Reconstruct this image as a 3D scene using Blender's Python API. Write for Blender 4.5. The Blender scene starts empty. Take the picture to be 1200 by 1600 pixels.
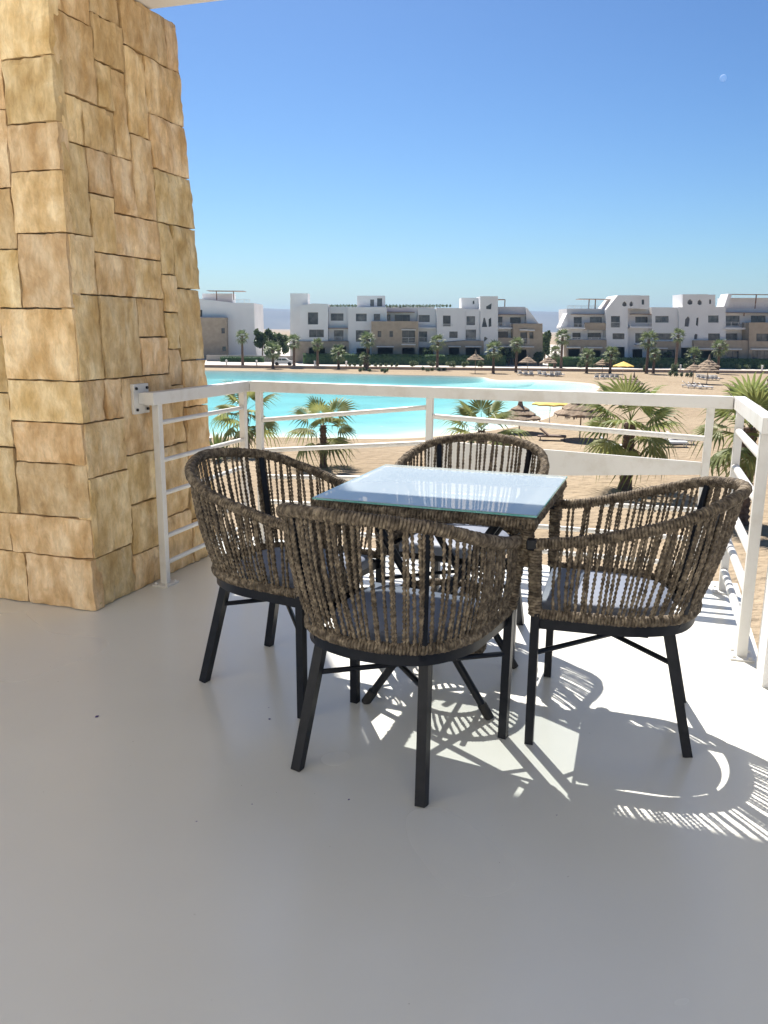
import bpy, bmesh, math, random
import numpy as np
from mathutils import Matrix, Vector, noise as mnoise
R = math.radians
sc = bpy.context.scene
col = sc.collection

# ------------------------------------------------------------------ camera
FPX, PITCH, ROLL, CAMH = 1287.0, 0.2193, 0.01055, 1.263     # focal length in 1200x1600 px
cp, sp = math.cos(PITCH), math.sin(PITCH)
FW = np.array([0, cp, -sp]); RT0 = np.array([1.0, 0, 0]); UP0 = np.array([0, sp, cp])
cr, sr = math.cos(ROLL), math.sin(ROLL)
RT = cr * RT0 + sr * UP0; UP = -sr * RT0 + cr * UP0
cam = bpy.data.cameras.new('camera'); camo = bpy.data.objects.new('camera', cam); col.objects.link(camo)
cam.sensor_fit = 'VERTICAL'; cam.sensor_height = 36; cam.sensor_width = 27; cam.lens = 36 * FPX / 1600
cam.clip_start = 0.05; cam.clip_end = 20000
camo.matrix_world = Matrix(((RT[0], UP[0], -FW[0], 0), (RT[1], UP[1], -FW[1], 0), (RT[2], UP[2], -FW[2], CAMH), (0, 0, 0, 1)))
sc.camera = camo

# ------------------------------------------------------------------ balcony frame (u along the long railing, v outwards)
PH = -0.315
E1 = np.array([math.cos(PH), math.sin(PH)]); E2 = np.array([-math.sin(PH), math.cos(PH)])
def UV(u, v, z=0.0):
    p = u * E1 + v * E2
    return (p[0], p[1], z)

# ------------------------------------------------------------------ world, sun, exposure
SUN_ELEV = R(54.5)
sd = 0.55 * E1 - 0.835 * E2; sd = sd / np.linalg.norm(sd)          # ground direction in which shadows fall
world = bpy.data.worlds.new('World'); sc.world = world; world.use_nodes = True
wn = world.node_tree.nodes; wl = world.node_tree.links
sky = wn.new('ShaderNodeTexSky'); sky.sky_type = 'NISHITA'; sky.sun_disc = False
sky.sun_elevation = SUN_ELEV; sky.sun_rotation = math.atan2(-sd[0], -sd[1])
sky.air_density = 1.0; sky.dust_density = 0.7; sky.ozone_density = 7.0; sky.altitude = 0
sg_ = wn.new('ShaderNodeGamma'); sg_.inputs[1].default_value = 1.55; wl.new(sky.outputs[0], sg_.inputs[0])
sm_ = wn.new('ShaderNodeMixRGB'); sm_.blend_type = 'MULTIPLY'; sm_.inputs[0].default_value = 1; sm_.inputs[2].default_value = (.368, .362, .322, 1); wl.new(sg_.outputs[0], sm_.inputs[1])
wl.new(sm_.outputs[0], wn['Background'].inputs[0]); wn['Background'].inputs[1].default_value = 0.055
sun = bpy.data.lights.new('sun', 'SUN'); suno = bpy.data.objects.new('sun', sun); col.objects.link(suno)
sun.energy = 4.5; sun.angle = R(0.53); sun.color = (1.0, 0.95, 0.88)
ldir = Vector((sd[0] * math.cos(SUN_ELEV), sd[1] * math.cos(SUN_ELEV), -math.sin(SUN_ELEV)))
suno.rotation_euler = ldir.to_track_quat('-Z', 'Y').to_euler(); suno.location = (-10, 20, 30)
sc.view_settings.view_transform = 'Standard'; sc.view_settings.look = 'None'
sc.view_settings.gamma = 1; sc.view_settings.use_curve_mapping = False
sc.view_settings.exposure = 1.12
sc.cycles.use_denoising = True
sc.cycles.max_bounces = 10; sc.cycles.diffuse_bounces = 5; sc.cycles.transparent_max_bounces = 16
sc.cycles.sample_clamp_indirect = 8

GZ = -6.1                                                        # beach level below the balcony floor
def ray(px, py):
    return FW + RT * (px - 600) / FPX + UP * (800 - py) / FPX
def at(px, py, Y):
    d = ray(px, py); t = Y / d[1]
    return np.array([t * d[0], Y, CAMH + t * d[2]])
def gp(px, py, z=GZ):
    d = ray(px, py); t = (z - CAMH) / d[2]
    return np.array([t * d[0], t * d[1], z])

# ------------------------------------------------------------------ object helpers
def tag(o, label=None, cat=None, group=None, kind=None):
    if label: o['label'] = label
    if cat: o['category'] = cat
    if group: o['group'] = group
    if kind: o['kind'] = kind
    return o
def empty(name, loc=(0, 0, 0), rz=0.0):
    o = bpy.data.objects.new(name, None); col.objects.link(o)
    o.location = loc; o.rotation_euler = (0, 0, rz); o.empty_display_size = 0.1
    return o
def link(name, me, parent=None):
    o = bpy.data.objects.new(name, me); col.objects.link(o); o.parent = parent
    return o
def copy_tree(o, parent=None):
    c = o.copy(); col.objects.link(c); c.parent = parent
    for ch in [x for x in o.children]:
        copy_tree(ch, c)
    return c
def meshdata(name, V, F, m=None, smooth=False, recalc=False):
    me = bpy.data.meshes.new(name)
    me.from_pydata([tuple(v) for v in V], [], [tuple(f) for f in F]); me.update()
    if recalc:
        bm = bmesh.new(); bm.from_mesh(me); bmesh.ops.recalc_face_normals(bm, faces=bm.faces); bm.to_mesh(me); bm.free()
    if m: me.materials.append(m)
    if smooth: me.polygons.foreach_set('use_smooth', [True] * len(me.polygons))
    return me

class MB:
    def __init__(s): s.V = []; s.F = []
    def add(s, V, F):
        n = len(s.V); s.V += [tuple(map(float, v)) for v in V]; s.F += [tuple(int(i) + n for i in f) for f in F]; return s
    def box(s, x0, x1, y0, y1, z0, z1, M=None, ch=0.0):
        if ch > 0:
            bm = bmesh.new(); bmesh.ops.create_cube(bm, size=1)
            for v in bm.verts: v.co = Vector((x0 + (v.co.x + .5) * (x1 - x0), y0 + (v.co.y + .5) * (y1 - y0), z0 + (v.co.z + .5) * (z1 - z0)))
            bmesh.ops.bevel(bm, geom=list(bm.edges), offset=ch, segments=2, affect='EDGES', profile=0.5)
            bm.verts.ensure_lookup_table()
            V = [v.co.copy() for v in bm.verts]; F = [[v.index for v in f.verts] for f in bm.faces]; bm.free()
        else:
            V = [Vector(p) for p in ((x0, y0, z0), (x1, y0, z0), (x1, y1, z0), (x0, y1, z0), (x0, y0, z1), (x1, y0, z1), (x1, y1, z1), (x0, y1, z1))]
            F = [(0, 3, 2, 1), (4, 5, 6, 7), (0, 1, 5, 4), (1, 2, 6, 5), (2, 3, 7, 6), (3, 0, 4, 7)]
        if M is not None: V = [M @ v for v in V]
        return s.add(V, F)
    def bar(s, a, b, w, h=None, n=4, up=(0, 0, 1), taper=1.0):
        """prism from a to b; n=4: rectangular section w x h, else round of diameter w"""
        a = Vector(a); b = Vector(b); d = (b - a).normalized(); u = Vector(up)
        if abs(d.dot(u)) > 0.98: u = Vector((0, 1, 0))
        x = d.cross(u).normalized(); y = x.cross(d).normalized(); h = h or w
        if n == 4: pr = [(-w / 2, -h / 2), (w / 2, -h / 2), (w / 2, h / 2), (-w / 2, h / 2)]
        else: pr = [(w / 2 * math.cos(2 * math.pi * i / n), w / 2 * math.sin(2 * math.pi * i / n)) for i in range(n)]
        V = [a + x * p + y * q for p, q in pr] + [b + x * p * taper + y * q * taper for p, q in pr]
        F = [(i, (i + 1) % n, (i + 1) % n + n, i + n) for i in range(n)] + [tuple(range(n))[::-1], tuple(range(n, 2 * n))]
        return s.add(V, F)
    def tube(s, P, r, n=8, closed=False, caps=True, twist=None):
        P = np.array(P, float); m = len(P); rr = np.broadcast_to(np.array(r, float), (m,))
        if closed: T = np.roll(P, -1, 0) - np.roll(P, 1, 0)
        else: T = np.gradient(P, axis=0)
        T /= np.linalg.norm(T, axis=1)[:, None] + 1e-12
        ref = np.array([0, 0, 1.0]) if abs(T[:, 2]).mean() < 0.8 else np.array([0, 1.0, 0])
        X = np.cross(T, ref); X /= np.linalg.norm(X, axis=1)[:, None] + 1e-12; Y = np.cross(X, T)
        V = []
        for k in range(n):
            a = 2 * math.pi * k / n
            q = rr if twist is None else rr * (1 + .20 * np.cos(2 * (a - twist)))
            V.append(P + (X * math.cos(a) + Y * math.sin(a)) * q[:, None])
        V = np.stack(V, 1).reshape(-1, 3); F = []
        for i in range(m if closed else m - 1):
            j = (i + 1) % m
            for k in range(n): F.append((i * n + k, i * n + (k + 1) % n, j * n + (k + 1) % n, j * n + k))
        if caps and not closed: F += [tuple(range(n))[::-1], tuple(range((m - 1) * n, m * n))]
        return s.add(V, F)
    def lathe(s, prof, n=16, c=(0, 0, 0), jit=0.0, rnd=None):
        V = []; 
        for (r, z) in prof:
            for k in range(n):
                a = 2 * math.pi * k / n; q = 1 + (rnd.uniform(-jit, jit) if rnd else 0)
                V.append((c[0] + r * q * math.cos(a), c[1] + r * q * math.sin(a), c[2] + z + (rnd.uniform(-jit, jit) * .6 * r if rnd else 0)))
        F = [(i * n + k, i * n + (k + 1) % n, (i + 1) * n + (k + 1) % n, (i + 1) * n + k) for i in range(len(prof) - 1) for k in range(n)]
        F += [tuple(range(n))[::-1], tuple(range((len(prof) - 1) * n, len(prof) * n))]
        return s.add(V, F)
    def data(s, name, m, smooth=False, recalc=False): return meshdata(name, s.V, s.F, m, smooth, recalc)
    def build(s, name, m, parent=None, smooth=False, recalc=False): return link(name, s.data(name, m, smooth, recalc), parent)

def autosmooth(o, ang=40):
    me = o.data
    me.polygons.foreach_set('use_smooth', [True] * len(me.polygons))
    bm = bmesh.new(); bm.from_mesh(me)
    for e in bm.edges:
        if len(e.link_faces) == 2 and e.calc_face_angle(0) > R(ang): e.smooth = False
    bm.to_mesh(me); bm.free()
    return o

# ------------------------------------------------------------------ materials
def mat(name, c1, c2=None, rough=0.6, scale=5.0, bump=0.0, bscale=None, spec=0.5, detail=4.0, coords='Object', metallic=0.0, rnd=0.0, stretch=None, c3=None):
    m = bpy.data.materials.new(name); m.use_nodes = True
    nt = m.node_tree; n = nt.nodes; l = nt.links; b = n['Principled BSDF']
    b.inputs['Roughness'].default_value = rough; b.inputs['Specular IOR Level'].default_value = spec; b.inputs['Metallic'].default_value = metallic
    b.inputs['Base Color'].default_value = (*c1, 1)
    tc = n.new('ShaderNodeTexCoord'); vec = tc.outputs[coords]
    if stretch:
        mp = n.new('ShaderNodeMapping'); mp.inputs['Scale'].default_value = stretch; l.new(vec, mp.inputs['Vector']); vec = mp.outputs[0]
    colout = None
    if c2:
        nz = n.new('ShaderNodeTexNoise'); nz.inputs['Scale'].default_value = scale; nz.inputs['Detail'].default_value = detail; l.new(vec, nz.inputs['Vector'])
        rp = n.new('ShaderNodeValToRGB'); rp.color_ramp.elements[0].position = 0.33; rp.color_ramp.elements[1].position = 0.67
        rp.color_ramp.elements[0].color = (*c1, 1); rp.color_ramp.elements[1].color = (*c2, 1)
        if c3:
            e = rp.color_ramp.elements.new(0.5); e.color = (*c3, 1)
        l.new(nz.outputs['Fac'], rp.inputs[0]); colout = rp.outputs[0]
    if rnd > 0:
        oi = n.new('ShaderNodeObjectInfo'); hs = n.new('ShaderNodeHueSaturation')
        mr = n.new('ShaderNodeMapRange'); mr.inputs['To Min'].default_value = 1 - rnd; mr.inputs['To Max'].default_value = 1 + rnd
        l.new(oi.outputs['Random'], mr.inputs['Value']); l.new(mr.outputs[0], hs.inputs['Value'])
        ms = n.new('ShaderNodeMath'); ms.operation = 'MULTIPLY'; ms.inputs[1].default_value = 7.31
        l.new(oi.outputs['Random'], ms.inputs[0]); fr = n.new('ShaderNodeMath'); fr.operation = 'FRACT'; l.new(ms.outputs[0], fr.inputs[0])
        m2 = n.new('ShaderNodeMapRange'); m2.inputs['To Min'].default_value = 0.5 - rnd * .07; m2.inputs['To Max'].default_value = 0.5 + rnd * .03
        l.new(fr.outputs[0], m2.inputs['Value']); l.new(m2.outputs[0], hs.inputs['Hue'])
        if colout: l.new(colout, hs.inputs['Color'])
        else: hs.inputs['Color'].default_value = (*c1, 1)
        colout = hs.outputs[0]
    if colout: l.new(colout, b.inputs['Base Color'])
    if bump > 0:
        nb = n.new('ShaderNodeTexNoise'); nb.inputs['Scale'].default_value = bscale or scale * 3; nb.inputs['Detail'].default_value = 6; l.new(vec, nb.inputs['Vector'])
        bp = n.new('ShaderNodeBump'); bp.inputs['Strength'].default_value = 1.0; bp.inputs['Distance'].default_value = bump
        l.new(nb.outputs['Fac'], bp.inputs['Height']); l.new(bp.outputs[0], b.inputs['Normal'])
    return m
def leafmat(name, c1, c2, scale=2.0, trans=0.35, rnd=0.0):
    m = mat(name, c1, c2, rough=0.5, scale=scale, spec=0.3, rnd=rnd)
    nt = m.node_tree; n = nt.nodes; l = nt.links; b = n['Principled BSDF']; out = n['Material Output']
    tr = n.new('ShaderNodeBsdfTranslucent'); mx = n.new('ShaderNodeMixShader'); mx.inputs[0].default_value = trans
    src = b.inputs['Base Color'].links[0].from_socket
    l.new(src, tr.inputs[0]); l.new(b.outputs[0], mx.inputs[1]); l.new(tr.outputs[0], mx.inputs[2]); l.new(mx.outputs[0], out.inputs[0])
    return m

M = {}
M['white_paint'] = mat('white_paint', (.68, .67, .645), (.63, .62, .595), rough=.42, scale=3, bump=.0006, bscale=60)
def grime(m):
    n = m.node_tree.nodes; l = m.node_tree.links; b = n['Principled BSDF']; src = b.inputs['Base Color'].links[0].from_socket
    tc = n.new('ShaderNodeTexCoord'); nz = n.new('ShaderNodeTexNoise'); nz.inputs['Scale'].default_value = 6; nz.inputs['Detail'].default_value = 9; nz.inputs['Roughness'].default_value = .7; l.new(tc.outputs['Object'], nz.inputs[0])
    rp = n.new('ShaderNodeValToRGB'); rp.color_ramp.elements[0].position = .52; rp.color_ramp.elements[0].color = (0, 0, 0, 1); rp.color_ramp.elements[1].position = .8; rp.color_ramp.elements[1].color = (.55, .55, .55, 1); l.new(nz.outputs['Fac'], rp.inputs[0])
    mx = n.new('ShaderNodeMixRGB'); l.new(rp.outputs[0], mx.inputs[0]); l.new(src, mx.inputs[1]); mx.inputs[2].default_value = (.42, .36, .28, 1); l.new(mx.outputs[0], b.inputs['Base Color'])
grime(M['white_paint'])
M['wall_white'] = mat('wall_white', (.80, .79, .77), (.72, .71, .69), rough=.8, scale=.6, bump=.001, bscale=40)
M['house_bounce_wall'] = mat('house_bounce_wall', (.76, .73, .66), (.71, .68, .61), rough=.85, scale=.6)
M['dark_metal'] = mat('dark_metal', (.006, .008, .013), (.011, .013, .019), rough=.34, spec=.22, scale=30, bump=.0003, bscale=200)
M['seat'] = mat('seat', (.14, .165, .225), (.175, .20, .26), rough=.55, scale=12, bump=.0006, bscale=300)
M['rubber'] = mat('rubber', (.015, .015, .016), (.02, .02, .02), rough=.7, scale=10)
M['plaster'] = mat('plaster', (.82, .81, .80), (.74, .73, .72), rough=.85, scale=.25, bump=.004, bscale=6, coords='Object')
M['tan_render'] = mat('tan_render', (.36, .29, .215), (.43, .35, .26), rough=.9, scale=1.2, bump=.02, bscale=4)
M['canopy_white'] = mat('canopy_white', (.72, .71, .69), (.66, .65, .63), rough=.7, scale=2)
M['pane'] = mat('pane', (.035, .042, .05), (.16, .16, .155), rough=.12, scale=.9, spec=.7, rnd=.6)
M['win_frame'] = mat('win_frame', (.16, .15, .145), (.2, .19, .18), rough=.5, scale=3)
M['timber'] = mat('timber', (.22, .12, .075), (.28, .16, .10), rough=.7, scale=2)
M['recess_shade'] = mat('recess_shade', (.12, .12, .125), (.16, .16, .16), rough=.9, scale=1)
M['mortar'] = mat('mortar', (.24, .20, .15), (.33, .28, .21), rough=.95, scale=14, bump=.006, bscale=60)
M['thatch'] = mat('thatch', (.20, .14, .09), (.36, .27, .19), rough=.95, scale=9, bump=.03, bscale=14)
M['yellow_cloth'] = mat('yellow_cloth', (.72, .47, .09), (.78, .54, .13), rough=.8, scale=2)
M['pole_wood'] = mat('pole_wood', (.30, .22, .15), (.38, .29, .2), rough=.8, scale=6)
M['lounger'] = mat('lounger', (.70, .69, .67), (.62, .61, .6), rough=.6, scale=4)
M['lounger_brown'] = mat('lounger_brown', (.12, .075, .05), (.17, .11, .08), rough=.7, scale=4)
M['car_paint'] = mat('car_paint', (.60, .61, .62), (.64, .65, .66), rough=.25, scale=2)
M['hedge'] = leafmat('hedge', (.06, .13, .055), (.125, .20, .08), scale=1.5)
M['shrub'] = leafmat('shrub', (.075, .115, .05), (.17, .20, .10), scale=2.5)
M['tree'] = leafmat('tree', (.05, .085, .035), (.11, .15, .06), scale=.6)
M['bougain'] = leafmat('bougain', (.35, .03, .12), (.2, .06, .06), scale=2)
M['bark'] = mat('bark', (.10, .07, .045), (.19, .13, .085), rough=.95, scale=8, bump=.02, bscale=20)
M['palm_trunk'] = mat('palm_trunk', (.095, .060, .042), (.20, .13, .09), rough=.95, scale=7, bump=.03, bscale=25)
M['palm_leaf'] = leafmat('palm_leaf', (.135, .18, .055), (.33, .36, .13), scale=1.3, trans=.4, rnd=.3)
M['palm_dry'] = leafmat('palm_dry', (.22, .16, .09), (.32, .25, .14), scale=2, trans=.25)
M['palm_far'] = leafmat('palm_far', (.11, .155, .065), (.24, .275, .135), scale=1.2, trans=.3)
M['hills'] = mat('hills', (.10, .09, .085), (.14, .125, .11), rough=1, scale=.004)
M['promenade'] = mat('promenade', (.62, .57, .50), (.54, .49, .43), rough=.9, scale=.3)
M['retaining'] = mat('retaining', (.50, .37, .28), (.42, .31, .23), rough=.9, scale=1.0, bump=.01, bscale=5)
M['petal'] = mat('petal', (.05, .035, .16), (.09, .05, .2), rough=.6, scale=60)
M['concrete'] = mat('concrete', (.42, .39, .35), (.36, .33, .29), rough=.9, scale=.5)

# rope: twisted straw, dark brown to pale blades
def ropemat():
    m = mat('seagrass_rope', (.060, .047, .034), (.245, .200, .142), rough=.78, scale=62, c3=(.125, .099, .072), spec=.3, bump=.0006, bscale=260, detail=2)
    n = m.node_tree.nodes; l = m.node_tree.links; b = n['Principled BSDF']
    src = b.inputs['Base Color'].links[0].from_socket
    tc = n.new('ShaderNodeTexCoord'); nz = n.new('ShaderNodeTexNoise'); nz.inputs['Scale'].default_value = 9; l.new(tc.outputs['Object'], nz.inputs[0])
    mr = n.new('ShaderNodeMapRange'); mr.inputs['From Min'].default_value = .3; mr.inputs['From Max'].default_value = .7
    mr.inputs['To Min'].default_value = .75; mr.inputs['To Max'].default_value = 1.25; l.new(nz.outputs['Fac'], mr.inputs[0])
    hs = n.new('ShaderNodeHueSaturation'); l.new(mr.outputs[0], hs.inputs['Value']); l.new(src, hs.inputs['Color']); l.new(hs.outputs[0], b.inputs['Base Color'])
    return m
M['rope'] = ropemat()

# sandstone with grain, veins and iron stains
def stonemat():
    m = mat('sandstone', (.54, .365, .165), (.84, .68, .43), rough=.9, scale=12, c3=(.70, .52, .285), rnd=.16, bump=.016, bscale=30, spec=.25, detail=6, stretch=(1, 1, .55))
    n = m.node_tree.nodes; l = m.node_tree.links; b = n['Principled BSDF']
    src = b.inputs['Base Color'].links[0].from_socket
    tc = n.new('ShaderNodeTexCoord'); w = n.new('ShaderNodeTexNoise'); w.inputs['Scale'].default_value = 3.2; w.inputs['Detail'].default_value = 8; w.inputs['Distortion'].default_value = 2.2
    l.new(tc.outputs['Object'], w.inputs[0])
    rp = n.new('ShaderNodeValToRGB'); e = rp.color_ramp.elements; e[0].position = .46; e[0].color = (1, 1, 1, 1); e[1].position = .56; e[1].color = (1, 1, 1, 1)
    k = e.new(.51); k.color = (.80, .68, .52, 1)
    l.new(w.outputs['Fac'], rp.inputs[0])
    mx = n.new('ShaderNodeMixRGB'); mx.blend_type = 'MULTIPLY'; mx.inputs[0].default_value = .22
    l.new(src, mx.inputs[1]); l.new(rp.outputs[0], mx.inputs[2])
    mpp = n.new('ShaderNodeMapping'); mpp.inputs['Scale'].default_value = (1, 1, .38); l.new(tc.outputs['Object'], mpp.inputs[0])
    w3 = n.new('ShaderNodeTexNoise'); w3.inputs['Scale'].default_value = 40; w3.inputs['Detail'].default_value = 9; w3.inputs['Roughness'].default_value = .72; w3.inputs['Distortion'].default_value = .8; l.new(mpp.outputs[0], w3.inputs[0])
    m3 = n.new('ShaderNodeMapRange'); m3.inputs['From Min'].default_value = .3; m3.inputs['From Max'].default_value = .7; m3.inputs['To Min'].default_value = .76; m3.inputs['To Max'].default_value = 1.14; l.new(w3.outputs['Fac'], m3.inputs[0])
    h3 = n.new('ShaderNodeHueSaturation'); l.new(m3.outputs[0], h3.inputs['Value']); l.new(mx.outputs[0], h3.inputs['Color']); mx = h3
    w2 = n.new('ShaderNodeTexNoise'); w2.inputs['Scale'].default_value = 1.7; w2.inputs['Detail'].default_value = 5; l.new(tc.outputs['Object'], w2.inputs[0])
    r2 = n.new('ShaderNodeValToRGB'); r2.color_ramp.elements[0].position = .55; r2.color_ramp.elements[0].color = (0, 0, 0, 1); r2.color_ramp.elements[1].position = .75; r2.color_ramp.elements[1].color = (.5, .5, .5, 1)
    l.new(w2.outputs['Fac'], r2.inputs[0])
    m2 = n.new('ShaderNodeMixRGB'); m2.blend_type = 'MIX'; l.new(r2.outputs[0], m2.inputs[0]); l.new(mx.outputs[0], m2.inputs[1]); m2.inputs[2].default_value = (.47, .30, .13, 1)
    l.new(m2.outputs[0], b.inputs['Base Color'])
    # every block is cut from another place in the rock
    oi = n.new('ShaderNodeObjectInfo'); sc_ = n.new('ShaderNodeMath'); sc_.operation = 'MULTIPLY'; sc_.inputs[1].default_value = 173.0; l.new(oi.outputs['Random'], sc_.inputs[0])
    for t in [q for q in n if q.type == 'TEX_COORD']:
        va = n.new('ShaderNodeVectorMath'); va.operation = 'ADD'; l.new(sc_.outputs[0], va.inputs[1])
        for k in [q for q in l if q.from_socket == t.outputs['Object']]:
            to = k.to_socket; l.remove(k); l.new(va.outputs[0], to)
        l.new(t.outputs['Object'], va.inputs[0])
    return m
M['stone'] = stonemat()

# painted screed floor: pale grey, faint cloudiness, scuffs in the gloss
def floormat():
    m = mat('painted_floor', (.680, .670, .612), (.710, .700, .642), rough=.25, scale=1.6, spec=.75, detail=6, bump=.0005, bscale=3.2)
    n = m.node_tree.nodes; l = m.node_tree.links; b = n['Principled BSDF']
    tc = n.new('ShaderNodeTexCoord'); w = n.new('ShaderNodeTexNoise'); w.inputs['Scale'].default_value = .8; w.inputs['Detail'].default_value = 2; l.new(tc.outputs['Object'], w.inputs[0])
    mr = n.new('ShaderNodeMapRange'); mr.inputs['From Min'].default_value = .3; mr.inputs['From Max'].default_value = .7; mr.inputs['To Min'].default_value = .20; mr.inputs['To Max'].default_value = .30
    l.new(w.outputs['Fac'], mr.inputs[0]); l.new(mr.outputs[0], b.inputs['Roughness'])
    return m
M['floor'] = floormat()

def sandmat():
    m = mat('sand', (.300, .230, .152), (.356, .279, .190), rough=.95, scale=.12, spec=.15, detail=10, coords='Object')
    n = m.node_tree.nodes; l = m.node_tree.links; b = n['Principled BSDF']
    tc = n.new('ShaderNodeTexCoord'); src = b.inputs['Base Color'].links[0].from_socket
    nc = n.new('ShaderNodeTexNoise'); nc.inputs['Scale'].default_value = 1.6; nc.inputs['Detail'].default_value = 6; l.new(tc.outputs['Object'], nc.inputs[0])
    mr = n.new('ShaderNodeMapRange'); mr.inputs['From Min'].default_value = .3; mr.inputs['From Max'].default_value = .7; mr.inputs['To Min'].default_value = .90; mr.inputs['To Max'].default_value = 1.08; l.new(nc.outputs['Fac'], mr.inputs[0])
    hs = n.new('ShaderNodeHueSaturation'); l.new(mr.outputs[0], hs.inputs['Value']); l.new(src, hs.inputs['Color']); l.new(hs.outputs[0], b.inputs['Base Color'])
    v = n.new('ShaderNodeTexVoronoi'); v.inputs['Scale'].default_value = 1.7; v.feature = 'SMOOTH_F1'; l.new(tc.outputs['Object'], v.inputs[0])
    nz = n.new('ShaderNodeTexNoise'); nz.inputs['Scale'].default_value = 3.5; nz.inputs['Detail'].default_value = 5; l.new(tc.outputs['Object'], nz.inputs[0])
    ad = n.new('ShaderNodeMath'); ad.operation = 'ADD'; l.new(v.outputs['Distance'], ad.inputs[0]); l.new(nz.outputs['Fac'], ad.inputs[1])
    bp = n.new('ShaderNodeBump'); bp.inputs['Distance'].default_value = .17; bp.inputs['Strength'].default_value = 1; l.new(ad.outputs[0], bp.inputs['Height']); l.new(bp.outputs[0], b.inputs['Normal'])
    return m
M['sand'] = sandmat()

def bedmat():
    m = mat('lagoon_bed', (.8, .8, .75), rough=.9)
    n = m.node_tree.nodes; l = m.node_tree.links; b = n['Principled BSDF']
    g = n.new('ShaderNodeNewGeometry'); sx = n.new('ShaderNodeSeparateXYZ'); l.new(g.outputs['Position'], sx.inputs[0])
    mr = n.new('ShaderNodeMapRange'); mr.inputs['From Min'].default_value = GZ - 1.6; mr.inputs['From Max'].default_value = GZ - .05; l.new(sx.outputs['Z'], mr.inputs[0])
    rp = n.new('ShaderNodeValToRGB'); e = rp.color_ramp.elements
    e[0].position = 0; e[0].color = (.13, .38, .40, 1); e[1].position = 1; e[1].color = (.62, .55, .44, 1)
    k = e.new(.45); k.color = (.175, .43, .445, 1); k = e.new(.78); k.color = (.35, .55, .54, 1); k = e.new(.9); k.color = (.64, .66, .62, 1)
    l.new(mr.outputs[0], rp.inputs[0])
    tc = n.new('ShaderNodeTexCoord'); nz = n.new('ShaderNodeTexNoise'); nz.inputs['Scale'].default_value = .16; nz.inputs['Detail'].default_value = 7; l.new(tc.outputs['Object'], nz.inputs[0])
    m2 = n.new('ShaderNodeMapRange'); m2.inputs['From Min'].default_value = .3; m2.inputs['From Max'].default_value = .7; m2.inputs['To Min'].default_value = .84; m2.inputs['To Max'].default_value = 1.1; l.new(nz.outputs['Fac'], m2.inputs[0])
    hs = n.new('ShaderNodeHueSaturation'); l.new(m2.outputs[0], hs.inputs['Value']); l.new(rp.outputs[0], hs.inputs['Color']); l.new(hs.outputs[0], b.inputs['Base Color'])
    return m
M['lagoon_bed'] = bedmat()
def watermat():
    m = bpy.data.materials.new('water'); m.use_nodes = True; n = m.node_tree.nodes; l = m.node_tree.links; n.clear()
    out = n.new('ShaderNodeOutputMaterial'); mx = n.new('ShaderNodeMixShader'); tr = n.new('ShaderNodeBsdfTransparent'); gl = n.new('ShaderNodeBsdfGlossy')
    tr.inputs[0].default_value = (.86, .985, .985, 1); gl.inputs['Roughness'].default_value = .12
    fr = n.new('ShaderNodeFresnel'); fr.inputs[0].default_value = 1.33
    mu = n.new('ShaderNodeMath'); mu.operation = 'MULTIPLY'; mu.inputs[1].default_value = .5; l.new(fr.outputs[0], mu.inputs[0])
    tc = n.new('ShaderNodeTexCoord'); nz = n.new('ShaderNodeTexNoise'); nz.inputs['Scale'].default_value = 1.2; nz.inputs['Detail'].default_value = 4; l.new(tc.outputs['Object'], nz.inputs[0])
    bp = n.new('ShaderNodeBump'); bp.inputs['Distance'].default_value = .25; bp.inputs['Strength'].default_value = 1; l.new(nz.outputs['Fac'], bp.inputs['Height'])
    l.new(bp.outputs[0], gl.inputs['Normal'])
    l.new(mu.outputs[0], mx.inputs[0]); l.new(tr.outputs[0], mx.inputs[1]); l.new(gl.outputs[0], mx.inputs[2]); l.new(mx.outputs[0], out.inputs[0])
    return m
M['water'] = watermat()
def glassmat():
    m = bpy.data.materials.new('table_glass'); m.use_nodes = True; n = m.node_tree.nodes; l = m.node_tree.links; n.clear()
    out = n.new('ShaderNodeOutputMaterial'); tr = n.new('ShaderNodeBsdfTransparent'); tr.inputs[0].default_value = (.93, .97, .98, 1)
    df = n.new('ShaderNodeBsdfDiffuse'); df.inputs[0].default_value = (.74, .83, .86, 1)
    m1 = n.new('ShaderNodeMixShader'); m1.inputs[0].default_value = .44; l.new(tr.outputs[0], m1.inputs[1]); l.new(df.outputs[0], m1.inputs[2])
    gl = n.new('ShaderNodeBsdfGlossy'); gl.inputs['Roughness'].default_value = .02
    fr = n.new('ShaderNodeFresnel')
    ge = n.new('ShaderNodeNewGeometry'); io = n.new('ShaderNodeMapRange'); io.inputs['To Min'].default_value = 1.75; io.inputs['To Max'].default_value = 1 / 1.75
    l.new(ge.outputs['Backfacing'], io.inputs[0]); l.new(io.outputs[0], fr.inputs[0])      # same reflectance from either side of the thin pane
    m2 = n.new('ShaderNodeMixShader'); l.new(fr.outputs[0], m2.inputs[0]); l.new(m1.outputs[0], m2.inputs[1]); l.new(gl.outputs[0], m2.inputs[2]); l.new(m2.outputs[0], out.inputs[0])
    return m
M['glass'] = glassmat()
def clearmat():
    m = bpy.data.materials.new('clear_glass'); m.use_nodes = True; n = m.node_tree.nodes; l = m.node_tree.links; n.clear()
    out = n.new('ShaderNodeOutputMaterial'); tr = n.new('ShaderNodeBsdfTransparent'); tr.inputs[0].default_value = (.95, .98, .98, 1); l.new(tr.outputs[0], out.inputs[0])
    return m
M['glass_clear'] = clearmat()
M['glass_edge'] = mat('glass_edge', (.10, .34, .32), (.16, .42, .40), rough=.2, scale=20)

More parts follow.
